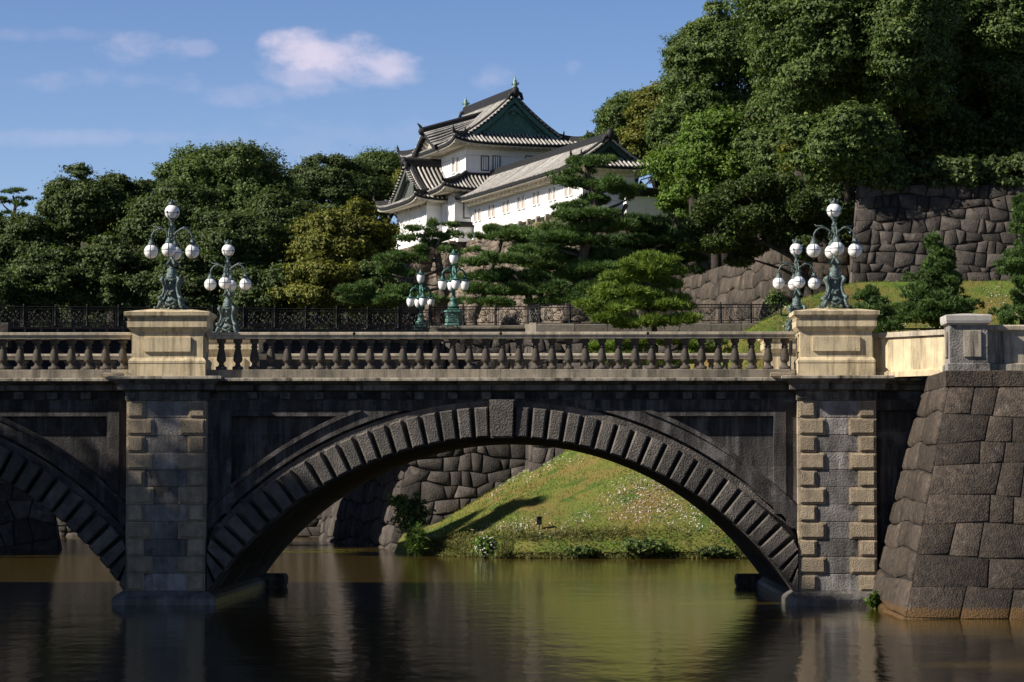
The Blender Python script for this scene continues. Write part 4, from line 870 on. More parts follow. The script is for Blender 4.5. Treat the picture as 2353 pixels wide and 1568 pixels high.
# lower skirt roof
R2 = Roof(tur); zf2 = zfun(20.95, 1.2, 2.3, .3)
R2.plane((1.8, 0), (0, 1), (-1, 0), -2.3, 9.3, lambda q: q, lambda q: q, 1.8 + .02, zfun(20.95, 1.2, 1.82, .3), .35, soffit=1.2)
R2.plane((0, -2.3), (1, 0), (0, 1), -12, 1.8, lambda q: q, lambda q: q, 2.3, zf2, .35, soffit=1.2)
R2.ridgeline([loc(1.8 - q * .79, -2.3 + q, zf2(q) + .35 * max(0, 1 - q / 1.8) ** 2) for q in np.linspace(0, 2.3, 7)], .3, .32, True)
R2.ridgeline([loc(.02, b, 22.1) for b in (-.1, 4, 7.5)], .3, .22); R2.ridgeline([loc(a, -.05, 22.1) for a in (.1, -5, -10.5)], .3, .22)
R2.done('skirt_roof')
# bay roof with its small gable facing left: use swapped axes
CU0, CV0, CC0 = CU.copy(), CV.copy(), CC.copy()
def swapped(fn):
    global CU, CV, CC
    CU, CV = -CV0, CU0                       # a' = -b, b' = a
    try: return fn()
    finally: CU, CV = CU0, CV0
def bay():
    R_, zf, r = irimoya(tur, -.6, 3.5, -10.6, -1.0, 20.4, 2.95, 1.25, backhip=False, over=.55, lift=.4, name='bay_roof', finial=False, pitch=.33, gm='oldcopper')
    return r
swapped(bay)
# gallery
gal = thing('castle_gallery', loc(11, 2, 17.5), 'long low white castle gallery with paired windows and a grey tiled roof', 'castle gallery')
w = MB(); qbox(w, .55, 22.5, .2, 3.8, 18.1, 20.7); qbox(w, .52, 22.53, .17, 3.83, 16.9, 18.12, .12); gw = w.build('wall', M['plaster'], gal)
w = MB()
for z in (19.72, 18.12): qbox(w, .5, 22.53, .165, 3.83, z, z + .05)
w.build('string_course', M['soffit'], gw)
for i in range(7):
    a = 2.12 + i * (20.1 - 2.12) / 6
    for d in (-.42, .42): window(gal, 'L', (a + d, .2), 18.62, .50, .85, False, 0, .04)
irimoya(gal, .2, 23.7, -1.0, 5.0, 20.2, 1.95, 1.4, c=.3, backhip=False, over=.5, lift=.3, name='roof', finial=False, ridgeh=.4, gm='dcopper')
w = MB()
for k in range(26):
    a = 1.2 + k * .86; qbox(w, a - .15, a + .15, -.5, .25, 19.72, 19.93)
w.build('eave_bracket', M['soffit'], gw)
w = MB(); 
pw = thing('plaster_wall', at(1490, 470, 172), 'low grey-white plaster wall with dark tiled coping right of the gallery', 'wall')
pA, pB = Vector((X(1440, 173), 173, 0)), Vector((X(1535, 174), 174, 0))
m = MB(); slab(m, pA, pB, .5, Z(500, 173), Z(448, 173)); m.build('wall', M['plaster'], pw)
m = MB(); slab(m, pA, pB, .9, Z(449, 173), Z(441, 173), .2); m.sweep([dn(pA, Z(441, 173)), dn(pB, Z(441, 173))], .8, .35); m.build('coping', M['tile'], pw)
lw = thing('link_wall', loc(.8, -.6, 17.5), 'short white wall with small tiled coping between turret and gallery', 'wall')
m = MB(); qbox(m, .56, 1.1, -.95, .17, 17.2, 18.25); m.build('wall', M['plaster'], lw); m = MB(); qbox(m, .56, 1.35, -1.05, .17, 18.25, 18.4); qbox(m, .56, 1.0, -1.05, .17, 18.4, 18.65); m.build('coping', M['tile'], lw)
# castle base walls
cb = thing('castle_base_wall', loc(5, 0, 7), 'light brown battered stone base wall under the white castle', 'stone wall')
def L_(a, b, z): return loc(a, b, z)
bt = .32; zb0, zb1 = 6.9, 17.3; o = bt * (zb1 - zb0)
fcs = []
for a0, a1, b in ((-9.9, -1.9, -2.5), (-1.9, .6, -1.3), (.6, 23.2, -.1)):
    a1b = a1 + (o if a1 > 20 else 0); a0b = a0 - (o * .6 if a0 < -9 else 0)
    fcs.append((L_(a0b, b - o, zb0), L_(a1b, b - o, zb0), L_(a0, b, zb1), L_(a1, b, zb1), dict(row_h=.48, avg_w=.6, depth=.10, gap=.014, jit=.45, seed=int(a0 * 7) + 90, bevel=.06, round_=.04)))
fcs.append((L_(23.2 + o, -.1 - o, zb0), L_(23.2 + o, 14, zb0), L_(23.2, -.1, zb1), L_(23.2, 14, zb1), dict(row_h=.8, avg_w=1.1, depth=.12, jit=.4, seed=77)))
fcs.append((L_(-1.9, -2.5 - o, zb0), L_(-1.9, -1.3 - o, zb0), L_(-1.9, -2.5, zb1), L_(-1.9, -1.3, zb1), dict(row_h=.8, avg_w=.8, depth=.1, jit=.2, seed=78)))
fcs.append((L_(.6, -1.3 - o, zb0), L_(.6, -.1 - o, zb0), L_(.6, -1.3, zb1), L_(.6, -.1, zb1), dict(row_h=.8, avg_w=.8, depth=.1, jit=.2, seed=79)))
masonry(cb, 'masonry', fcs, M['wallwarm'])
w = MB(); qbox(w, -9.9, -1.9, -2.5, 14, 16.9, 17.25); qbox(w, -1.9, .6, -1.3, 14, 16.9, 17.25); qbox(w, .6, 23.2, -.1, 14, 16.9, 17.25); w.build('top', M['soil'], cb)
# low posts along the gallery foot
for k in range(9):
    a = 8 + k * 1.75; t = thing('stone_post', loc(a, -.02, 17.25), 'small grey stone post on the wall edge below the gallery', 'post', 'posts along the gallery foot')
    m = MB(); qbox(m, a - .13, a + .13, -.2, .06, 17.2, 17.75); m.build('shaft', M['cornice'], t)
    m = MB(); qbox(m, a + .13, a + 1.62, -.12, .0, 17.5, 17.62); m.build('rail', M['darkbark'], t)
# right hand walls
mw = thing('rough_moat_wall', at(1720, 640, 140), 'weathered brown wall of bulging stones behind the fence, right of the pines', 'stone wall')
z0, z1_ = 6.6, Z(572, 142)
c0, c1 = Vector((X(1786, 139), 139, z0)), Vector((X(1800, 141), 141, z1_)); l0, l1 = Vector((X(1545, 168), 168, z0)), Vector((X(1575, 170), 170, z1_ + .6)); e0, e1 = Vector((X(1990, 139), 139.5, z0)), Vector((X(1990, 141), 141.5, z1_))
masonry(mw, 'masonry', [(l0, c0, l1, c1, dict(row_h=.85, avg_w=1.0, depth=.14, gap=.02, jit=.3, seed=41, bevel=.09, round_=.06)), (c0, e0, c1, e1, dict(row_h=1.0, avg_w=1.3, depth=.18, gap=.02, jit=.25, seed=42, bevel=.12, round_=.06))], mat('shade_streaked_brown_stone', (.10, .077, .058), (.045, .036, .030), .85, 1.6, .9, 12, island=.4, streak=.85, streak_col=(.016, .014, .011)))  # dark streaks are tree-shadow bands painted into the stone colour
uw = thing('upper_stone_wall', at(2150, 640, 128), 'tall dark wall of irregular stones above the grass at upper right', 'stone wall')
z0, z1_ = 8.8, Z(428, 130); a0, a1 = Vector((X(1955, 128), 128, z0)), Vector((X(1975, 129.6), 129.6, z1_)); b0, b1 = Vector((X(2353, 128) + 12, 128, z0)), Vector((X(2353, 129.6) + 12, 129.6, z1_)); d0, d1 = Vector((X(1958, 141), 141, z0)), Vector((X(1980, 141), 141, z1_))
masonry(uw, 'masonry', [(a0, b0, a1, b1, dict(row_h=.52, avg_w=.62, depth=.10, gap=.014, jit=.42, seed=51, bevel=.07, round_=.05, vj=.8)), (d0, a0, d1, a1, dict(row_h=.85, avg_w=1.3, depth=.13, jit=.3, seed=52))], M['wallst'], True, [a1, b1, b1 + Vector((0, 12, 0)), d1])
# ------------------------------------------------------------------ foliage
RS = np.random.RandomState(7)
def unit(n, rs): v = rs.normal(size=(n, 3)); return v / np.linalg.norm(v, axis=1, keepdims=True)
def leaf_quads(pos, nrm, ln, wd, rs):
    n = len(pos); t = np.cross(nrm, unit(n, rs)); t /= np.linalg.norm(t, axis=1, keepdims=True) + 1e-9; b = np.cross(nrm, t)
    s = rs.uniform(.65, 1.35, (n, 1)); l_ = t * ln * s / 2; w_ = b * wd * s / 2; bend = nrm * (ln * .12) * s
    return np.stack([pos - l_ - bend, pos + w_, pos + l_ - bend, pos - w_], 1).reshape(-1, 3)
STY = {'caul': (1.0, .85, .10, 1.0), 'oliv': (.80, .62, .6, .9), 'feat': (.95, .75, .5, .85), 'tier': (1.1, .40, .5, .9)}   # clump size, flattening, looseness, density
def crown_np(seed, R3, style, leaf=.25, coarse=1.0):
    rs = np.random.RandomState(seed); ks, flat, loose, dens = STY[style]; R3 = np.array(R3); rm = R3.min()
    rc = min(1.45, max(.38, .33 * rm)) * ks * (1 if coarse == 1 else 1.3); ext = np.maximum(R3 - rc * .7, R3 * .35)
    area = 4 * math.pi * ((R3[0] * R3[1]) ** 1.6 / 3 + (R3[0] * R3[2]) ** 1.6 / 3 + (R3[1] * R3[2]) ** 1.6 / 3) ** (1 / 1.6)
    nc = int(area / (rc * rc) * .80 * (1.35 if style == 'oliv' else 1)); d = unit(nc, rs)
    d = d[(d[:, 1] < .45) & (d[:, 2] > -.8)]; p1, p2, p3 = rs.uniform(0, 6.28, 3); wob = .13 * np.sin(3 * d[:, 0] * 2 + p1) * np.cos(2.6 * d[:, 2] * 2 + p2) + .09 * np.sin(7 * d[:, 0] + p3) + .07 * np.sin(9 * d[:, 2] + p1)
    rad = (rs.uniform(.72, 1.0, len(d)) + wob)[:, None]; spr = rs.uniform(size=len(d)) < .22; rad[spr] += rs.uniform(.04, .18, (int(spr.sum()), 1)); c = d * rad * ext
    if style in ('tier', 'oliv'): st = 1.3 if style == 'tier' else 1.5; off_ = rs.uniform(0, 6.28); c[:, 2] += .33 * np.sin(2 * math.pi * c[:, 2] / st + off_ + c[:, 0] * .7) * (1 if style == 'oliv' else 1.4)
    ni = len(d) // 3; di = unit(ni, rs); c = np.vstack([c, di * rs.uniform(.2, .72, (ni, 1)) * ext]); d = np.vstack([d, di]); spr = np.concatenate([spr, np.zeros(ni, bool)])
    rr = rc * np.clip(np.exp(rs.normal(size=len(c)) * .36), .45, 1.5); rr[spr] *= .55; lf = leaf * coarse; cnt = (4 * math.pi * rr ** 2 * .62 * 1.45 * dens / (lf * lf * .29)).astype(int); cnt[-ni:] //= 3
    idx = np.repeat(np.arange(len(c)), cnt); n = len(idx); u = unit(n, rs); dn_ = d[idx]; flip = (u * dn_).sum(1) < -.3; u[flip] *= -1
    lump = 1 + .24 * np.sin(u[:, :1] * 7 + idx[:, None]) * np.sin(u[:, 1:2] * 8 + idx[:, None] * 2) + .16 * np.cos(u[:, 2:3] * 11 + idx[:, None]) + .10 * np.sin(u[:, :1] * 19 + idx[:, None] * 3) * np.cos(u[:, 2:3] * 17)
    r = rr[idx][:, None] * lump * (rs.uniform(.35, 1.06, (n, 1)) ** .42 + loose * np.abs(rs.normal(size=(n, 1))) ** 2 * .13)
    sx = np.exp(rs.normal(size=len(c)) * .22)[idx]; off = u * r; off[:, 0] *= sx; off[:, 2] *= flat / np.sqrt(sx); pos = c[idx] + off
    nr = u * 1.0 + np.array([-.1, 0, .35]) + rs.normal(size=(n, 3)) * .45; nr /= np.linalg.norm(nr, axis=1, keepdims=True)
    return leaf_quads(pos, nr, lf, lf * .58, rs)
def tubes_trunk(mb, base, top, r0, rg, limbs, spread):
    base, top = Vector(base), Vector(top); h = (top - base).length
    pts = [base + (top - base) * (i / 6) + Vector((rg.uniform(-1, 1), rg.uniform(-1, 1), 0)) * h * .025 * (i > 0) for i in range(7)]
    mb.tube(pts, [r0 * (1.25 - .95 * i / 6) for i in range(7)], 8)
    for k in range(limbs):
        f = rg.uniform(.4, .95); p = base + (top - base) * f; a = rg.uniform(0, 6.28); q = p + Vector((math.cos(a) * spread[0], math.sin(a) * spread[0], spread[1] * rg.uniform(.2, .9)))
        m_ = p.lerp(q, .5) + Vector((0, 0, .08 * h)); rr = r0 * (1.1 - .75 * f) * .6; mb.tube([p, m_, q], [rr, rr * .7, rr * .25], 6)
tree_n = 0
def tree(cx, cy, rx, ry, Y, base_z, style, material, label, group, name='tree', depth=None, bark='darkbark', cat='tree', coarse=1.0):
    global tree_n; tree_n += 1; rg = random.Random(tree_n * 13 + 5); s = Y / F
    c = at(cx, cy, Y); Rx, Rz = rx * s, ry * s; Ry = depth or (Rx + Rz) / 2
    t = thing(name, (c.x, c.y, base_z), label, cat, group)
    mb = MB(); tubes_trunk(mb, (c.x, c.y, base_z - .4), (c.x + rg.uniform(-.2, .2) * Rx, c.y, c.z + Rz * .45), max(.14, .03 * (c.z + Rz - base_z)), rg, 9, (Rx * .62, Rz * .6)); mb.build('trunk', M[bark], t, True)
    o = link('crown', np_mesh('crown', crown_np(tree_n * 7 + 3, (Rx, Ry, Rz), style, .205, coarse), 4), M[material], t); o.location = c - Vector(t.location)
    return t
def thicket(name, x0, x1, y0, y1, z0, z1, n, material, label, leaf=.3):
    rs = np.random.RandomState(int(abs(x0) * 10)); x = rs.uniform(x0, x1, n); y = rs.uniform(y0, y1, n); top = z1 - 1.2 * np.abs(np.sin(x * .55 + 1) * np.sin(x * .21)) - .8 * np.abs(np.sin(x * 1.3)); z = z0 + (top - z0) * rs.uniform(0, 1, n)
    nr = unit(n, rs) + np.array([-.2, -.5, .5]); nr /= np.linalg.norm(nr, axis=1, keepdims=True)
    return tag(link(name, np_mesh(name, leaf_quads(np.stack([x, y, z], 1), nr, leaf, leaf * .6, rs), 4), M[material]), label, 'undergrowth', kind='stuff')
thicket('undergrowth', -48, -12, 188, 196, 1, 15, 90000, 'olive', 'shaded undergrowth filling the gaps between the left wood trunks')
thicket('undergrowth', -44, -14, 160, 163, 1, 9.5, 60000, 'olive', 'low hedge of bushes along the bank behind the iron bridge')
thicket('undergrowth', 3.5, 16, 186, 190, 8, 21, 50000, 'olive', 'shaded undergrowth below the right wood beside the gallery')
thicket('undergrowth', 12, 46, 152, 156, 13, 22, 90000, 'olive', 'dark undergrowth on top of the upper stone wall')
GL, GR = 'trees behind the iron bridge', 'trees on the slope at right'
TREES = [
 # left wood, far to near
 (515, 470, 168, 135, 195, 3, 'caul', 'green', 'broad domed green tree, tallest of the left wood, behind the lamps', GL),
 (760, 450, 92, 105, 222, 6, 'tier', 'olive', 'dark layered tree right of the broad dome, against the sky', GL),
 (880, 430, 100, 84, 228, 7, 'feat', 'green', 'soft pale green tree close left of the turret', GL),
 (948, 425, 40, 55, 222, 8, 'feat', 'yellow', 'small yellowing tree just behind the turret at its left', GL),
 (640, 560, 95, 120, 186, 3, 'caul', 'olive', 'dark tree below the right side of the broad dome', GL),
 (175, 490, 92, 92, 183, 3, 'oliv', 'olive', 'olive tree at left with uneven top, left of the big lamp', GL),
 (270, 490, 82, 84, 187, 3, 'oliv', 'olive', 'olive tree directly above and left of the big lamp top', GL),
 (400, 520, 110, 92, 181, 3, 'oliv', 'olive', 'dark olive tree standing behind the big lamp globes', GL),
 (45, 580, 95, 92, 180, 3, 'oliv', 'olive', 'olive tree at the left picture edge below the little pine', GL),
 (790, 560, 118, 92, 176, 3, 'oliv', 'yellow', 'yellow-green tree left of the turret wall, nearer the bridge', GL),
 (520, 575, 100, 85, 176, 3, 'oliv', 'olive', 'brownish olive tree behind the second left lamp', GL),
 (110, 660, 115, 85, 170, 2.5, 'oliv', 'olive', 'low bushy green tree above the iron railing at far left', GL),
 (270, 640, 110, 92, 171, 2.5, 'oliv', 'olive', 'low bushy tree above the railing left of the big lamp base', GL),
 (430, 660, 105, 80, 170, 2.5, 'oliv', 'olive', 'low bushy tree between the two left lamps', GL),
 (600, 680, 90, 70, 168, 2.5, 'oliv', 'olive', 'low dark tree just right of the second left lamp', GL),
 (740, 660, 95, 80, 166, 2.5, 'oliv', 'yellow', 'low yellow-green tree above the railing in front of the left wood', GL),
 (850, 670, 70, 62, 172, 2.5, 'oliv', 'green', 'low green tree at the foot of the castle base wall', GL),
 (-20, 690, 100, 80, 168, 2.5, 'oliv', 'olive', 'low bushy tree cut by the left picture edge', GL),
 # right wood
 (1365, 345, 42, 38, 196, 14, 'caul', 'olive', 'small dark treetop between turret roof and gallery roof', GR),
 (1447, 295, 74, 95, 188, 12, 'caul', 'green', 'dark round tree right of the gallery gable', GR),
 (1515, 300, 78, 112, 182, 12, 'oliv', 'yellow', 'yellow-green tree beside the dark round tree', GR),
 (1655, 165, 112, 160, 172, 12, 'caul', 'green', 'tall cauliflower-crowned tree at the left shoulder of the right wood', GR),
 (1600, 330, 100, 120, 168, 12, 'caul', 'green', 'green tree below the left shoulder of the right wood', GR),
 (1850, 40, 125, 300, 149, 12.5, 'caul', 'green', 'highest green tree of the right wood, cut by the top edge', GR, 'tree', 9),
 (1780, 330, 110, 140, 160, 12, 'caul', 'green', 'green tree in the middle of the right wood', GR),
 (1650, 375, 118, 108, 161, 12, 'feat', 'fresh', 'fresh bright green tree above the broad cherry', GR),
 (1845, 345, 48, 70, 151, 12, 'oliv', 'yellow', 'narrow yellow-green tree in the gap of the right wood', GR),
 (1560, 440, 48, 62, 173, 12, 'oliv', 'fresh', 'small green tree leaning over the plaster wall', GR),
 (2050, 60, 120, 250, 147, 14, 'caul', 'green', 'tall dark tree right of the highest green tree', GR, 'tree', 9),
 (2250, 80, 140, 200, 158, 14, 'caul', 'green', 'tall shadowy tree at the top right corner', GR),
 (1950, 335, 112, 105, 130, 13.8, 'caul', 'green', 'green tree hanging over the corner of the upper wall', GR),
 (2120, 300, 125, 130, 159, 14, 'caul', 'green', 'dark tree above the middle of the upper wall', GR),
 (2300, 290, 125, 135, 162, 14, 'caul', 'green', 'dark tree above the right end of the upper wall', GR),
 (2035, 405, 72, 40, 130.3, 13.8, 'oliv', 'olive', 'low shaded bush drooping over the upper wall', GR),
 (2200, 408, 100, 36, 130.5, 13.8, 'oliv', 'olive', 'shaded undergrowth bush along the top of the upper wall', GR),
 (2350, 408, 90, 40, 130.5, 13.8, 'oliv', 'olive', 'shaded undergrowth bush at the right end of the upper wall', GR),
 (1900, 480, 62, 70, 146, 7, 'caul', 'olive', 'dark tree filling the gap left of the upper wall corner', GR),
]
for a in TREES: tree(*a)
# spreading cherry with visible boughs
def loose_tree():
    t = thing('cherry_tree', (X(1868, 137), 137, 6.8), 'broad spreading cherry tree with dark boughs leaning left over the brown wall', 'tree')
    Y = 137; m = MB(); B0 = (1868, 735)
    for pts, r in (([(1868, 735), (1862, 680), (1850, 630), (1820, 590), (1760, 560), (1690, 530)], .26), ([(1850, 630), (1868, 570), (1880, 510), (1870, 450)], .16), ([(1820, 590), (1780, 530), (1740, 470), (1700, 430)], .14), ([(1760, 560), (1700, 560), (1640, 545), (1585, 540)], .10), ([(1855, 650), (1800, 620), (1740, 600), (1690, 595)], .10), ([(1790, 575), (1800, 500), (1810, 440)], .1)):
        k = random.Random(int(pts[-1][0])); m.tube([at(x, y, Y + k.uniform(-.6, .6) * (i > 0)) for i, (x, y) in enumerate(pts)], [r * (1 - .8 * i / (len(pts) - 1)) for i in range(len(pts))], 7)
    m.build('trunk', M['darkbark'], t, True)
    rs = np.random.RandomState(5); ps = []
    cl = [(1600, 520, 42, 30), (1640, 480, 48, 34), (1690, 445, 50, 32), (1745, 425, 48, 30), (1800, 430, 48, 34), (1845, 470, 42, 36), (1870, 520, 36, 36), (1700, 510, 60, 36), (1770, 490, 56, 40), (1650, 560, 50, 22), (1720, 570, 46, 22), (1800, 540, 52, 34), (1590, 560, 34, 18), (1700, 600, 36, 14), (1850, 570, 34, 28)]
    for x, y, a, b in cl:
        n = int(a * b * 1.9); u = unit(n, rs) * rs.uniform(.25, 1.1, (n, 1)) ** .6; c = np.array(at(x, y, Y + rs.uniform(-1.2, 1.2))); s = Y / F; ps.append(c + u * np.array([a * s, a * s * .9, b * s]))
    ps = np.vstack(ps); nr = unit(len(ps), rs) + np.array([-.3, -.2, .6]); nr /= np.linalg.norm(nr, axis=1, keepdims=True)
    me = np_mesh('crown', leaf_quads(ps - np.array(t.location), nr, .20, .10, rs), 4); link('crown', me, M['olive'], t)
loose_tree()
# pines: pads of needle tufts on bent branches
def pads_mesh(pads, Y, origin, rs, ln=.17, dens=1.0, zs=1.0):
    V = []; s = Y / F
    for pd in pads:
        x, y, a, b = pd[:4]; a *= 1.06; b *= 1.1; yo = pd[4] if len(pd) > 4 else rs.uniform(-1, 1) * a * s * .5
        nl = max(4, int(a / 8)) 
        for k in range(nl):
            ang = rs.uniform(0, 6.28); rr = (rs.uniform(.0, .78) if k < nl - 2 else rs.uniform(.85, 1.12)) if k else 0
            cx, cy, cz = rr * math.cos(ang) * a * s, rr * math.sin(ang) * a * s * .8, rs.uniform(-.4, .35) * b * s
            ra, rb = a * s * rs.uniform(.38, .6), b * s * rs.uniform(.5, .8); n = int(max(22, ra * ra * 200 * dens * (1 + rb / ra)))
            u = unit(n, rs); u[:, 2] = np.abs(u[:, 2]) * np.where(rs.uniform(size=n) < .22, -.5, 1)
            base = at(x, y, Y); c = np.array((base.x + cx, base.y + yo + cy, base.z + cz)) + u * rs.uniform(.75, 1.0, (n, 1)) * np.array([ra, ra * .9, rb])
            ax = u * np.array([.7, .7, .5]) + np.array([0, 0, .55]); ax /= np.linalg.norm(ax, axis=1, keepdims=True)
            for q in range(8):
                d = ax + rs.normal(size=(n, 3)) * .55; d /= np.linalg.norm(d, axis=1, keepdims=True); L0 = ln * rs.uniform(.7, 1.25, (n, 1)); sd = np.cross(d, unit(n, rs)); sd /= np.linalg.norm(sd, axis=1, keepdims=True) + 1e-9
                V.append(np.stack([c - sd * .022, c + sd * .022, c + d * L0], 1).reshape(-1, 3))
    return np_mesh('foliage', np.vstack(V) - np.array(origin), 3)
def pine(label, Y, foot, limbs, pads, needle, group, seed, ln=.25, dens=1.0, base_z=None, cat='pine tree', bark='bark'):
    rs = np.random.RandomState(seed); f = at(foot[0], foot[1], Y); o = Vector((f.x, f.y, base_z if base_z is not None else f.z)); t = thing('pine_tree', o, label, cat, group)
    m = MB()
    for pts, r in limbs: m.tube([at(x, y, Y + (rs.uniform(-.3, .3) if i else 0)) for i, (x, y) in enumerate(pts)], [r * (1 - .7 * i / (len(pts) - 1)) for i in range(len(pts))], 8)
    if base_z is not None and base_z < f.z: m.tube([o - Vector((0, 0, .3)), f], [limbs[0][1] * 1.1, limbs[0][1]], 8)
    m.build('trunk', M[bark], t, True); link('foliage', pads_mesh(pads, Y, o, rs, ln, dens), M[needle], t)
    return t
GP = 'pines around the castle terrace'
pine('tall crooked pine in front of the gallery, with stacked dark pads', 136, (1392, 745), [([(1392, 745), (1372, 680), (1352, 640), (1337, 605), (1345, 570), (1362, 530), (1371, 489), (1361, 436), (1351, 403), (1338, 380)], .36), ([(1345, 575), (1320, 540), (1290, 535)], .12), ([(1362, 530), (1420, 520), (1470, 525)], .13), ([(1371, 489), (1420, 470), (1447, 455)], .10), ([(1361, 436), (1320, 420), (1298, 405)], .09), ([(1351, 640), (1400, 620), (1440, 570)], .14), ([(1340, 590), (1290, 575), (1240, 600)], .12), ([(1440, 470), (1430, 490), (1436, 520), (1445, 540)], .12)],
 [(1351, 368, 44, 18), (1299, 398, 30, 13), (1330, 388, 28, 12), (1318, 420, 42, 15), (1360, 425, 34, 13), (1407, 425, 50, 19), (1447, 452, 20, 16), (1420, 440, 40, 14), (1372, 458, 50, 16), (1308, 480, 42, 15), (1350, 500, 66, 18), (1300, 505, 30, 14), (1318, 530, 60, 18), (1270, 548, 52, 17), (1390, 520, 50, 18), (1340, 555, 60, 17), (1233, 585, 62, 20), (1290, 590, 58, 20), (1365, 590, 62, 22), (1232, 610, 50, 14), (1340, 620, 60, 20), (1400, 625, 60, 22), (1300, 640, 60, 20), (1420, 660, 60, 22), (1350, 670, 55, 22), (1390, 700, 55, 18)], 'needle', GP, 1, base_z=6.9)
pine('dark spreading pine behind the tall crooked pine, to its right', 140, (1490, 740), [([(1490, 740), (1480, 660), (1465, 600), (1450, 540)], .3), ([(1470, 610), (1530, 570), (1590, 575)], .13), ([(1480, 650), (1520, 620), (1560, 610)], .1), ([(1450, 540), (1480, 510), (1500, 500)], .1)],
 [(1430, 505, 42, 18), (1468, 520, 55, 20), (1500, 545, 60, 22), (1540, 555, 50, 18), (1580, 575, 40, 12), (1460, 565, 66, 22), (1530, 590, 55, 18), (1420, 590, 50, 20), (1480, 610, 60, 20), (1540, 625, 50, 16), (1570, 600, 36, 12), (1440, 640, 50, 20), (1500, 650, 50, 18), (1440, 690, 50, 20), (1300, 560, 46, 16), (1250, 570, 40, 15), (1290, 610, 50, 18), (1210, 590, 40, 14)], 'dneedle', GP, 2, base_z=6.9)
pine('open-branched pine in front of the turret, above the pear-globe lamps', 146, (1015, 745), [([(1015, 745), (1018, 680), (1010, 620), (1004, 580), (1008, 555), (1030, 530)], .3), ([(1008, 600), (960, 590), (915, 600)], .1), ([(1012, 620), (950, 640), (900, 630)], .1), ([(1006, 575), (980, 550), (965, 535)], .08), ([(1018, 640), (1000, 655), (930, 650)], .09), ([(1008, 555), (1040, 545), (1050, 535)], .06), ([(1014, 660), (940, 680), (890, 685)], .09)],
 [(992, 515, 20, 12), (962, 528, 30, 10), (1035, 517, 14, 6), (1048, 538, 20, 12), (990, 540, 22, 10), (959, 551, 32, 12), (1020, 545, 16, 10), (995, 563, 34, 12), (1020, 580, 30, 12), (970, 575, 30, 10), (913, 591, 38, 12), (945, 600, 34, 10), (883, 619, 32, 10), (929, 632, 22, 10), (905, 610, 26, 8), (837, 667, 42, 17), (887, 677, 42, 15), (930, 668, 30, 13), (960, 690, 34, 14), (862, 692, 50, 12), (820, 692, 30, 12), (910, 698, 40, 10), (1000, 690, 24, 10)], 'needle', GP, 3, base_z=6.9)
pine('leaning pine below the middle of the gallery wall', 142, (1085, 735), [([(1085, 735), (1110, 670), (1132, 605), (1146, 575), (1154, 550)], .26), ([(1140, 585), (1100, 572), (1085, 575)], .08), ([(1140, 590), (1180, 590), (1205, 580)], .09), ([(1120, 640), (1170, 620)], .08)],
 [(1134, 528, 38, 13), (1177, 533, 38, 15), (1154, 545, 50, 14), (1091, 575, 18, 8), (1198, 553, 30, 12), (1120, 545, 30, 10), (1210, 570, 20, 10)], 'needle', GP, 4, base_z=6.9)
pine('low wide pine with flat pads just above the terrace fence', 131, (1236, 742), [([(1236, 742), (1222, 700), (1205, 660), (1180, 630)], .24), ([(1222, 705), (1250, 670), (1290, 650)], .1), ([(1232, 715), (1240, 690), (1246, 680)], .08), ([(1205, 665), (1150, 660), (1100, 670)], .1)],
 [(1105, 605, 42, 14), (1150, 598, 48, 15), (1190, 602, 40, 14), (1110, 640, 50, 16), (1165, 635, 55, 17), (1215, 640, 50, 18), (1085, 668, 40, 14), (1140, 670, 55, 16), (1200, 672, 52, 16), (1255, 665, 45, 18), (1100, 694, 40, 10), (1160, 700, 46, 10), (1270, 695, 46, 14), (1065, 645, 26, 12), (1310, 690, 36, 16)], 'needle', GP, 5, base_z=6.9)
pine('bright yellow-green pine in front of the terrace fence, right of centre', 113.5, (1507, 870), [([(1507, 870), (1505, 765), (1495, 705), (1489, 655), (1484, 610)], .15), ([(1497, 712), (1440, 705), (1400, 715)], .06), ([(1495, 705), (1470, 690), (1450, 685)], .05), ([(1503, 750), (1540, 735), (1575, 738)], .06), ([(1490, 660), (1530, 650), (1550, 655)], .05), ([(1506, 830), (1440, 810), (1400, 805)], .06), ([(1506, 820), (1560, 800), (1600, 800)], .06)],
 [(1497, 598, 48, 16), (1460, 613, 34, 13), (1530, 612, 30, 14), (1510, 628, 50, 15), (1428, 640, 36, 13), (1472, 648, 44, 15), (1545, 655, 42, 16), (1396, 668, 40, 15), (1455, 675, 50, 16), (1515, 680, 46, 16), (1374, 705, 34, 13), (1425, 712, 52, 16), (1480, 705, 40, 14), (1530, 705, 50, 17), (1565, 690, 30, 12), (1394, 733, 44, 13), (1572, 735, 42, 12), (1440, 745, 50, 13), (1490, 742, 40, 13), (1540, 745, 40, 12), (1370, 800, 42, 14), (1430, 800, 50, 17), (1480, 790, 40, 14), (1540, 790, 50, 17), (1600, 798, 44, 13), (1400, 828, 50, 14), (1460, 830, 45, 13), (1560, 828, 50, 13), (1630, 815, 36, 12)], 'needleb', GP, 6, dens=1.15, base_z=float(hill_z(3.6, 113.5)))
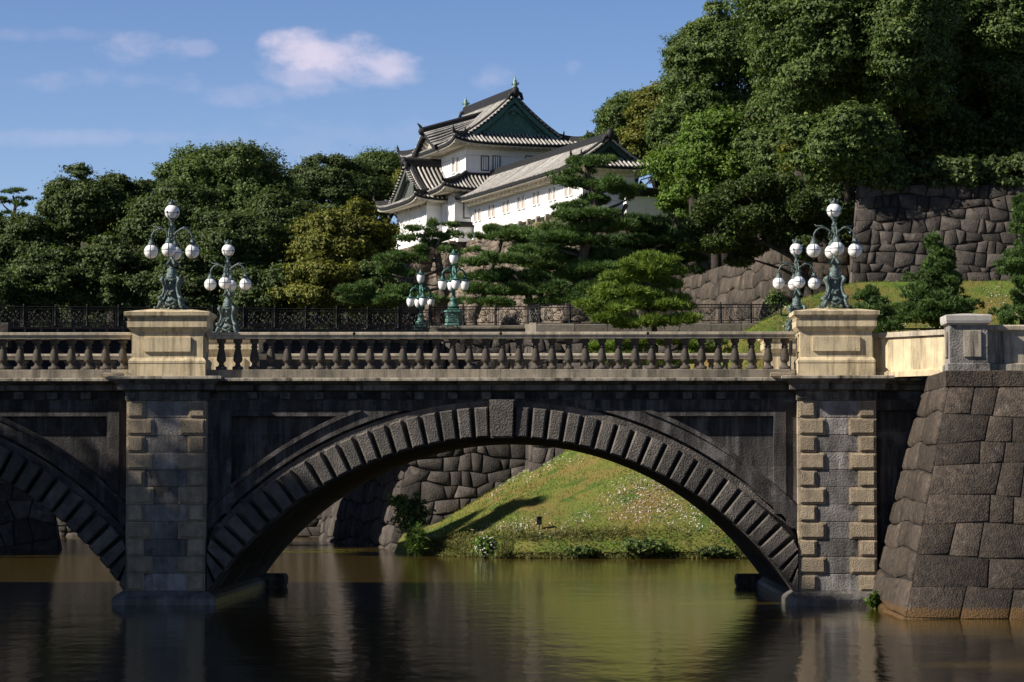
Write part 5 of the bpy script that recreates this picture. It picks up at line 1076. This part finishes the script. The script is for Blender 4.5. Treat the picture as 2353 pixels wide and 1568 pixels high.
# young pines on the grass at right
def cone_pine(cx, top, bot, hw, Y, label, seed, needle='needle', foot=None):
    rs = np.random.RandomState(seed); pads = []; n = int((bot - top) / 16)
    for i in range(n + 1):
        f = i / n; y = top + 8 + (bot - top - 16) * f; r = hw * (.18 + .82 * f ** .8) * (1 if f < .8 else 1.25 - (f - .8) * 2.2); k = 2 + int(r / 13)
        for j in range(k): pads.append((cx + rs.uniform(-1, 1) * r * .75, y + rs.uniform(-6, 6), max(11, r * rs.uniform(.38, .6)), 14 + 4 * f, rs.uniform(-1, 1) * r * Y / F * .6))
    return pine(label, Y, (cx, foot or bot + 10), [([(cx, foot or bot + 10), (cx, (top + bot) / 2), (cx, top + 10)], .09)] + [([(cx, y), (cx + sg * hw * .5, y - 10)], .03) for y in range(int(top) + 60, int(bot), 34) for sg in (-1, 1)], pads, needle, 'young pines on the grass slope', seed, .15, 1.6, bark='darkbark')
cone_pine(2152, 546, 748, 78, 115, 'young cone-shaped pine on the grass left of the capped post', 21, foot=757)
cone_pine(2350, 455, 640, 46, 112, 'young pine cut by the right picture edge, upper and taller', 22, foot=770)
cone_pine(2345, 640, 745, 50, 110, 'low spreading pine branches at the right picture edge', 23, foot=770)
cone_pine(1992, 662, 775, 70, 113, 'low dark pine bush behind the right front pedestal', 24, foot=790)
pine('small airy pine against the sky at the far left edge', 192, (22, 520), [([(22, 560), (20, 500), (26, 470), (20, 445)], .2), ([(22, 490), (0, 470), (-10, 455)], .08), ([(25, 475), (45, 455), (58, 450)], .08)], [(5, 440, 22, 5), (35, 436, 18, 5), (52, 455, 16, 5), (15, 460, 22, 5), (-8, 455, 16, 5), (40, 470, 18, 5), (8, 485, 16, 5)], 'needle', GP, 31, .22, .5, base_z=3.0)
# shade trees standing off to the left on the near bank
for k, (x, y, top, r, h) in enumerate(((-33, 61.0, 11.6, 2.2, 3.6), (-33, 58.8, 15.6, 2.2, 3.8), (-33, 56.9, 17.8, 2.2, 4.2), (-33.5, 54.8, 20.8, 2.3, 4.6), (-33.5, 52.6, 24.2, 2.4, 5), (-33.5, 50, 27.0, 2.8, 6), (-34, 46, 28.0, 3.4, 7), (-34, 41, 28.0, 4.2, 8), (-34, 34.5, 28, 5, 8), (-32, 27, 27, 5.4, 8), (-40, 57, 15, 4.0, 5), (-38, 50, 23, 4, 8), (-46, 108, 19, 6, 8), (-47, 116, 19, 6, 8), (-52, 106, 19, 7, 8))):
    cz = top - h * 1.15; tree(VX + x / y * F, VY - cz / y * F, r / y * F, h / y * F, y, -1.5, 'caul', 'olive', ('tall leafy tree on the near left bank that shades the left arch' if y < 70 else 'leafy tree left of the far abutment, shading the water beyond the left arch'), ('shade trees on the near left bank' if y < 70 else 'shade trees by the far left abutment'), 'shade_tree', coarse=2.0)
for px_, py_, up, r, h, lb in ((1205, 1148, 21, 1.0, 4.2, 'tall slim'), (1085, 1183, 20.5, .7, 3.0, 'short slim')):
    q = [at(px_, py_, y) for y in np.linspace(106, 119, 260)]; q = min(q, key=lambda v: abs(v.z - float(hill_z(v.x, v.y)))); tp = q + SUN * (up / SUN.z); cz = tp.z - h
    tree(VX + tp.x / tp.y * F, VY - cz / tp.y * F, r / tp.y * F, h / tp.y * F, tp.y, -2.2, 'feat', 'olive', lb + ' tree on the far left bank whose shadow falls across the grass bank', 'shade trees by the far left abutment', 'shade_tree', coarse=1.5)
structure(grid('near_bank', -120, -27, 5, 70, 12, 10, lambda x, y: -1.3, M['soil']))
# ------------------------------------------------------------------ grass blades, litter, shoreline plants
rs = np.random.RandomState(3)
def scatter(n, x0, x1, y0, y1): x = rs.uniform(x0, x1, n); y = rs.uniform(y0, y1, n); return x, y, hill_z(x, y)
x, y, z = scatter(90000, -6.8, 24, 105.6, 128.5); n = len(x); base = np.stack([x, y, z - .02], 1)
d = np.array([0, 0, 1.0]) + rs.normal(size=(n, 3)) * .45; d /= np.linalg.norm(d, axis=1, keepdims=True); sd = unit(n, rs) * .022; hgt = rs.uniform(.05, .14, (n, 1))
patch = np.sin(x * .8 + 1) * np.sin(y * .9 + x * .3) + .5 * np.sin(x * 2.1 + y * 1.3); V = np.stack([base - sd, base + sd, base + d * hgt], 1)
tag(link('grass_blades', np_mesh('grass_blades', V.reshape(-1, 3), 3), M['blade']), 'short rough grass covering the sunlit bank', 'grass', kind='stuff')
x, y, z = scatter(80000, -6, 24, 106, 127.5); pp = np.sin(x * .55 + 2.4) * np.sin(y * .55 + .4 * x) + .4 * np.sin(x * 2.3) * np.sin(y * 1.7)
band = np.exp(-((x - 6.5) / 5) ** 2 - ((y - 109.3) / 2.2) ** 2) * 1.3 + np.exp(-((x - 6) / 3) ** 2 - ((y - 115) / 1.8) ** 2) + .9 * np.exp(-((x - 16) / 4) ** 2 - ((y - 118) / 2.5) ** 2)
k = (pp * .45 + band * 1.15 + rs.uniform(-.4, .4, len(x))) > .55; x, y, z = x[k], y[k], z[k]; n = len(x); pos = np.stack([x, y, z + .04], 1); nr = unit(n, rs) * .7 + np.array([0, -.3, .8]); nr /= np.linalg.norm(nr, axis=1, keepdims=True)
tag(link('dry_leaf_litter', np_mesh('dry_leaf_litter', leaf_quads(pos, nr, .115, .035, rs), 4), M['straw']), 'patches of pale dry stalks lying in the grass', 'dry plants', kind='stuff')
# shoreline ground cover
n = 60000; x = rs.uniform(-6.2, 22, n); y0 = np.interp(x, [-9, -5.5, -2, 80], [116, 109, 105.6, 105.4]); hh = .25 + .14 * np.sin(x * 1.7) * np.sin(x * .63 + 1) + .16 * np.sin(x * 5.1) * np.sin(x * 2.3) + rs.normal(size=n) * .16
f = rs.uniform(0, 1, n) ** 1.35; y = y0 - .35 - np.abs(rs.normal(size=n)) * .22 + f * 1.1 + rs.uniform(0, .5, n) * f; z = WATER + .03 + f * (.80 + hh * .9) * np.interp(x, [-6.5, -2.5], [.45, 1]); pos = np.stack([x, y, z], 1); nr = unit(n, rs) + np.array([-.2, -.7, .5]); nr /= np.linalg.norm(nr, axis=1, keepdims=True)
tag(link('shore_plants', np_mesh('shore_plants', leaf_quads(pos, nr, .17, .03, rs), 4), M['weed']), 'band of low weeds hanging over the water line', 'ground cover', kind='stuff')
def shrub(px_, py_, a, b, Y, material, label, ln=.18, wd=.08, n=1500, name='shrub', flowers=0, tall=False, grp=None):
    s = Y / F; c = at(px_, py_, Y); o = Vector((c.x, c.y, c.z - b * s)); t = thing(name, o, label, 'shrub', grp)
    r = np.random.RandomState(int(px_)); u = unit(n, r) * r.uniform(.3, 1, (n, 1)) ** .5; pos = np.array(c) + u * np.array([a * s, a * s * .8, b * s]) * (1 + .35 * np.sin(u[:, :1] * 9 + px_) * np.cos(u[:, 2:3] * 8 + px_) + .15 * r.normal(size=(n, 1))); nr = unit(n, r) + u + np.array([0, -.2, .5]); nr /= np.linalg.norm(nr, axis=1, keepdims=True)
    link('foliage', np_mesh('foliage', leaf_quads(pos - np.array(o), nr, ln, wd, r), 4), M[material], t)
    m = MB(); rg = random.Random(int(px_))
    for k in range(7): q = c + Vector((rg.uniform(-.7, .7) * a * s, rg.uniform(-.5, .3) * a * s, rg.uniform(.2, .9) * b * s)); m.tube([o + Vector((0, 0, -.3)), o.lerp(q, .5) + Vector((0, 0, .05)), q], [.03, .02, .008], 5)
    m.build('stem', M['darkbark'], t)
    if flowers:
        u = unit(flowers, r); u[:, 1] = -np.abs(u[:, 1]); pos = np.array(c) + u * np.array([a * s, a * s * .85, b * s]); nr = u + np.array([-.3, -.3, .5]); nr /= np.linalg.norm(nr, axis=1, keepdims=True); link('flowers', np_mesh('flowers', leaf_quads(pos - np.array(o), nr, .065, .05, r), 4), M['flower'], t)
shrub(1116, 1254, 27, 24, 104.9, 'fresh', 'white-flowering bush at the water edge under the arch', .15, .06, 800, 'flowering_shrub', 55)
shrub(945, 1180, 38, 40, 109, 'green', 'leafy dark shrub against the abutment corner under the arch', .22, .09, 1500)
shrub(915, 1152, 24, 14, 110, 'fresh', 'arching spray of leaves beside the abutment corner', .2, .07, 350)
shrub(955, 1238, 24, 32, 108, 'fresh', 'tall yellow-green grass tuft at the left end of the bank', .35, .03, 1100)
shrub(1335, 1266, 34, 11, 105.0, 'green', 'dark leafy shrub hanging over the bank below the small floodlight', .17, .08, 1300)
shrub(1480, 1254, 52, 16, 105.0, 'green', 'broad dark shrub on the water edge right of the arch middle', .17, .08, 1800)
shrub(1640, 1266, 34, 10, 105.0, 'olive', 'low dark shrub at the right end of the visible shore', .17, .08, 1500)
shrub(2005, 1380, 17, 20, 63.2, 'fresh', 'small bright green plant at the foot of the right pier', .16, .09, 160)
shrub(1783, 692, 22, 26, 123.5, 'green', 'ivy-covered bush at the end of the terrace fence', .16, .09, 900)
shrub(1255, 525, 34, 26, 160, 'yellow', 'thin yellowish shrub on the wall below the gallery', .18, .07, 500)
# rock under the floodlight, small floodlights on the bank
def bank_light(px_, py_, Y, label):
    t = thing('bank_floodlight', at(px_, py_ + 28, Y), label, 'floodlight', 'small floodlights on the grass bank'); s = Y / F; c = at(px_, py_, Y)
    m = MB(); m.bbox(c.x - .10, c.x + .10, Y - .1, Y + .1, c.z - .14, c.z + .16, .02); m.rings(c.x - .13, c.x + .13, Y - .14, Y + .1, [(0, c.z + .16), (.02, c.z + .17), (0, c.z + .19)]); m.build('head', M['black'], t)
    m = MB(); m.tube([(c.x, Y, c.z - .75), (c.x, Y, c.z - .13)], .022, 6); m.build('stake', M['black'], t)
bank_light(1239, 1198, 107.2, 'small black floodlight on a stake in the middle of the grass bank'); bank_light(939, 1172, 111, 'small black floodlight on a stake by the abutment corner'); bank_light(1628, 1205, 107.2, 'small black floodlight on a stake near the right side of the arch opening')

# green scum on the still water by the far walls
rs = np.random.RandomState(12); V = []
for cx_, cy_, a_, b_, n in ((-11.2, 114.5, 2.2, .8, 500), (-13.5, 127, 2.6, 2.2, 700), (-10.2, 118.2, 1.2, .6, 200)):
    u = rs.normal(size=(n, 2)) * .5; p = np.stack([cx_ + u[:, 0] * a_, cy_ + u[:, 1] * b_, np.full(n, WATER + .006) + rs.uniform(0, .004, n)], 1); V.append(leaf_quads(p, np.tile([0, 0, 1.0], (n, 1)), .22, .16, rs))
tag(link('pond_scum', np_mesh('pond_scum', np.vstack(V), 4), M['yellow']), 'thin green scum floating on the water below the far walls', 'algae', kind='stuff')
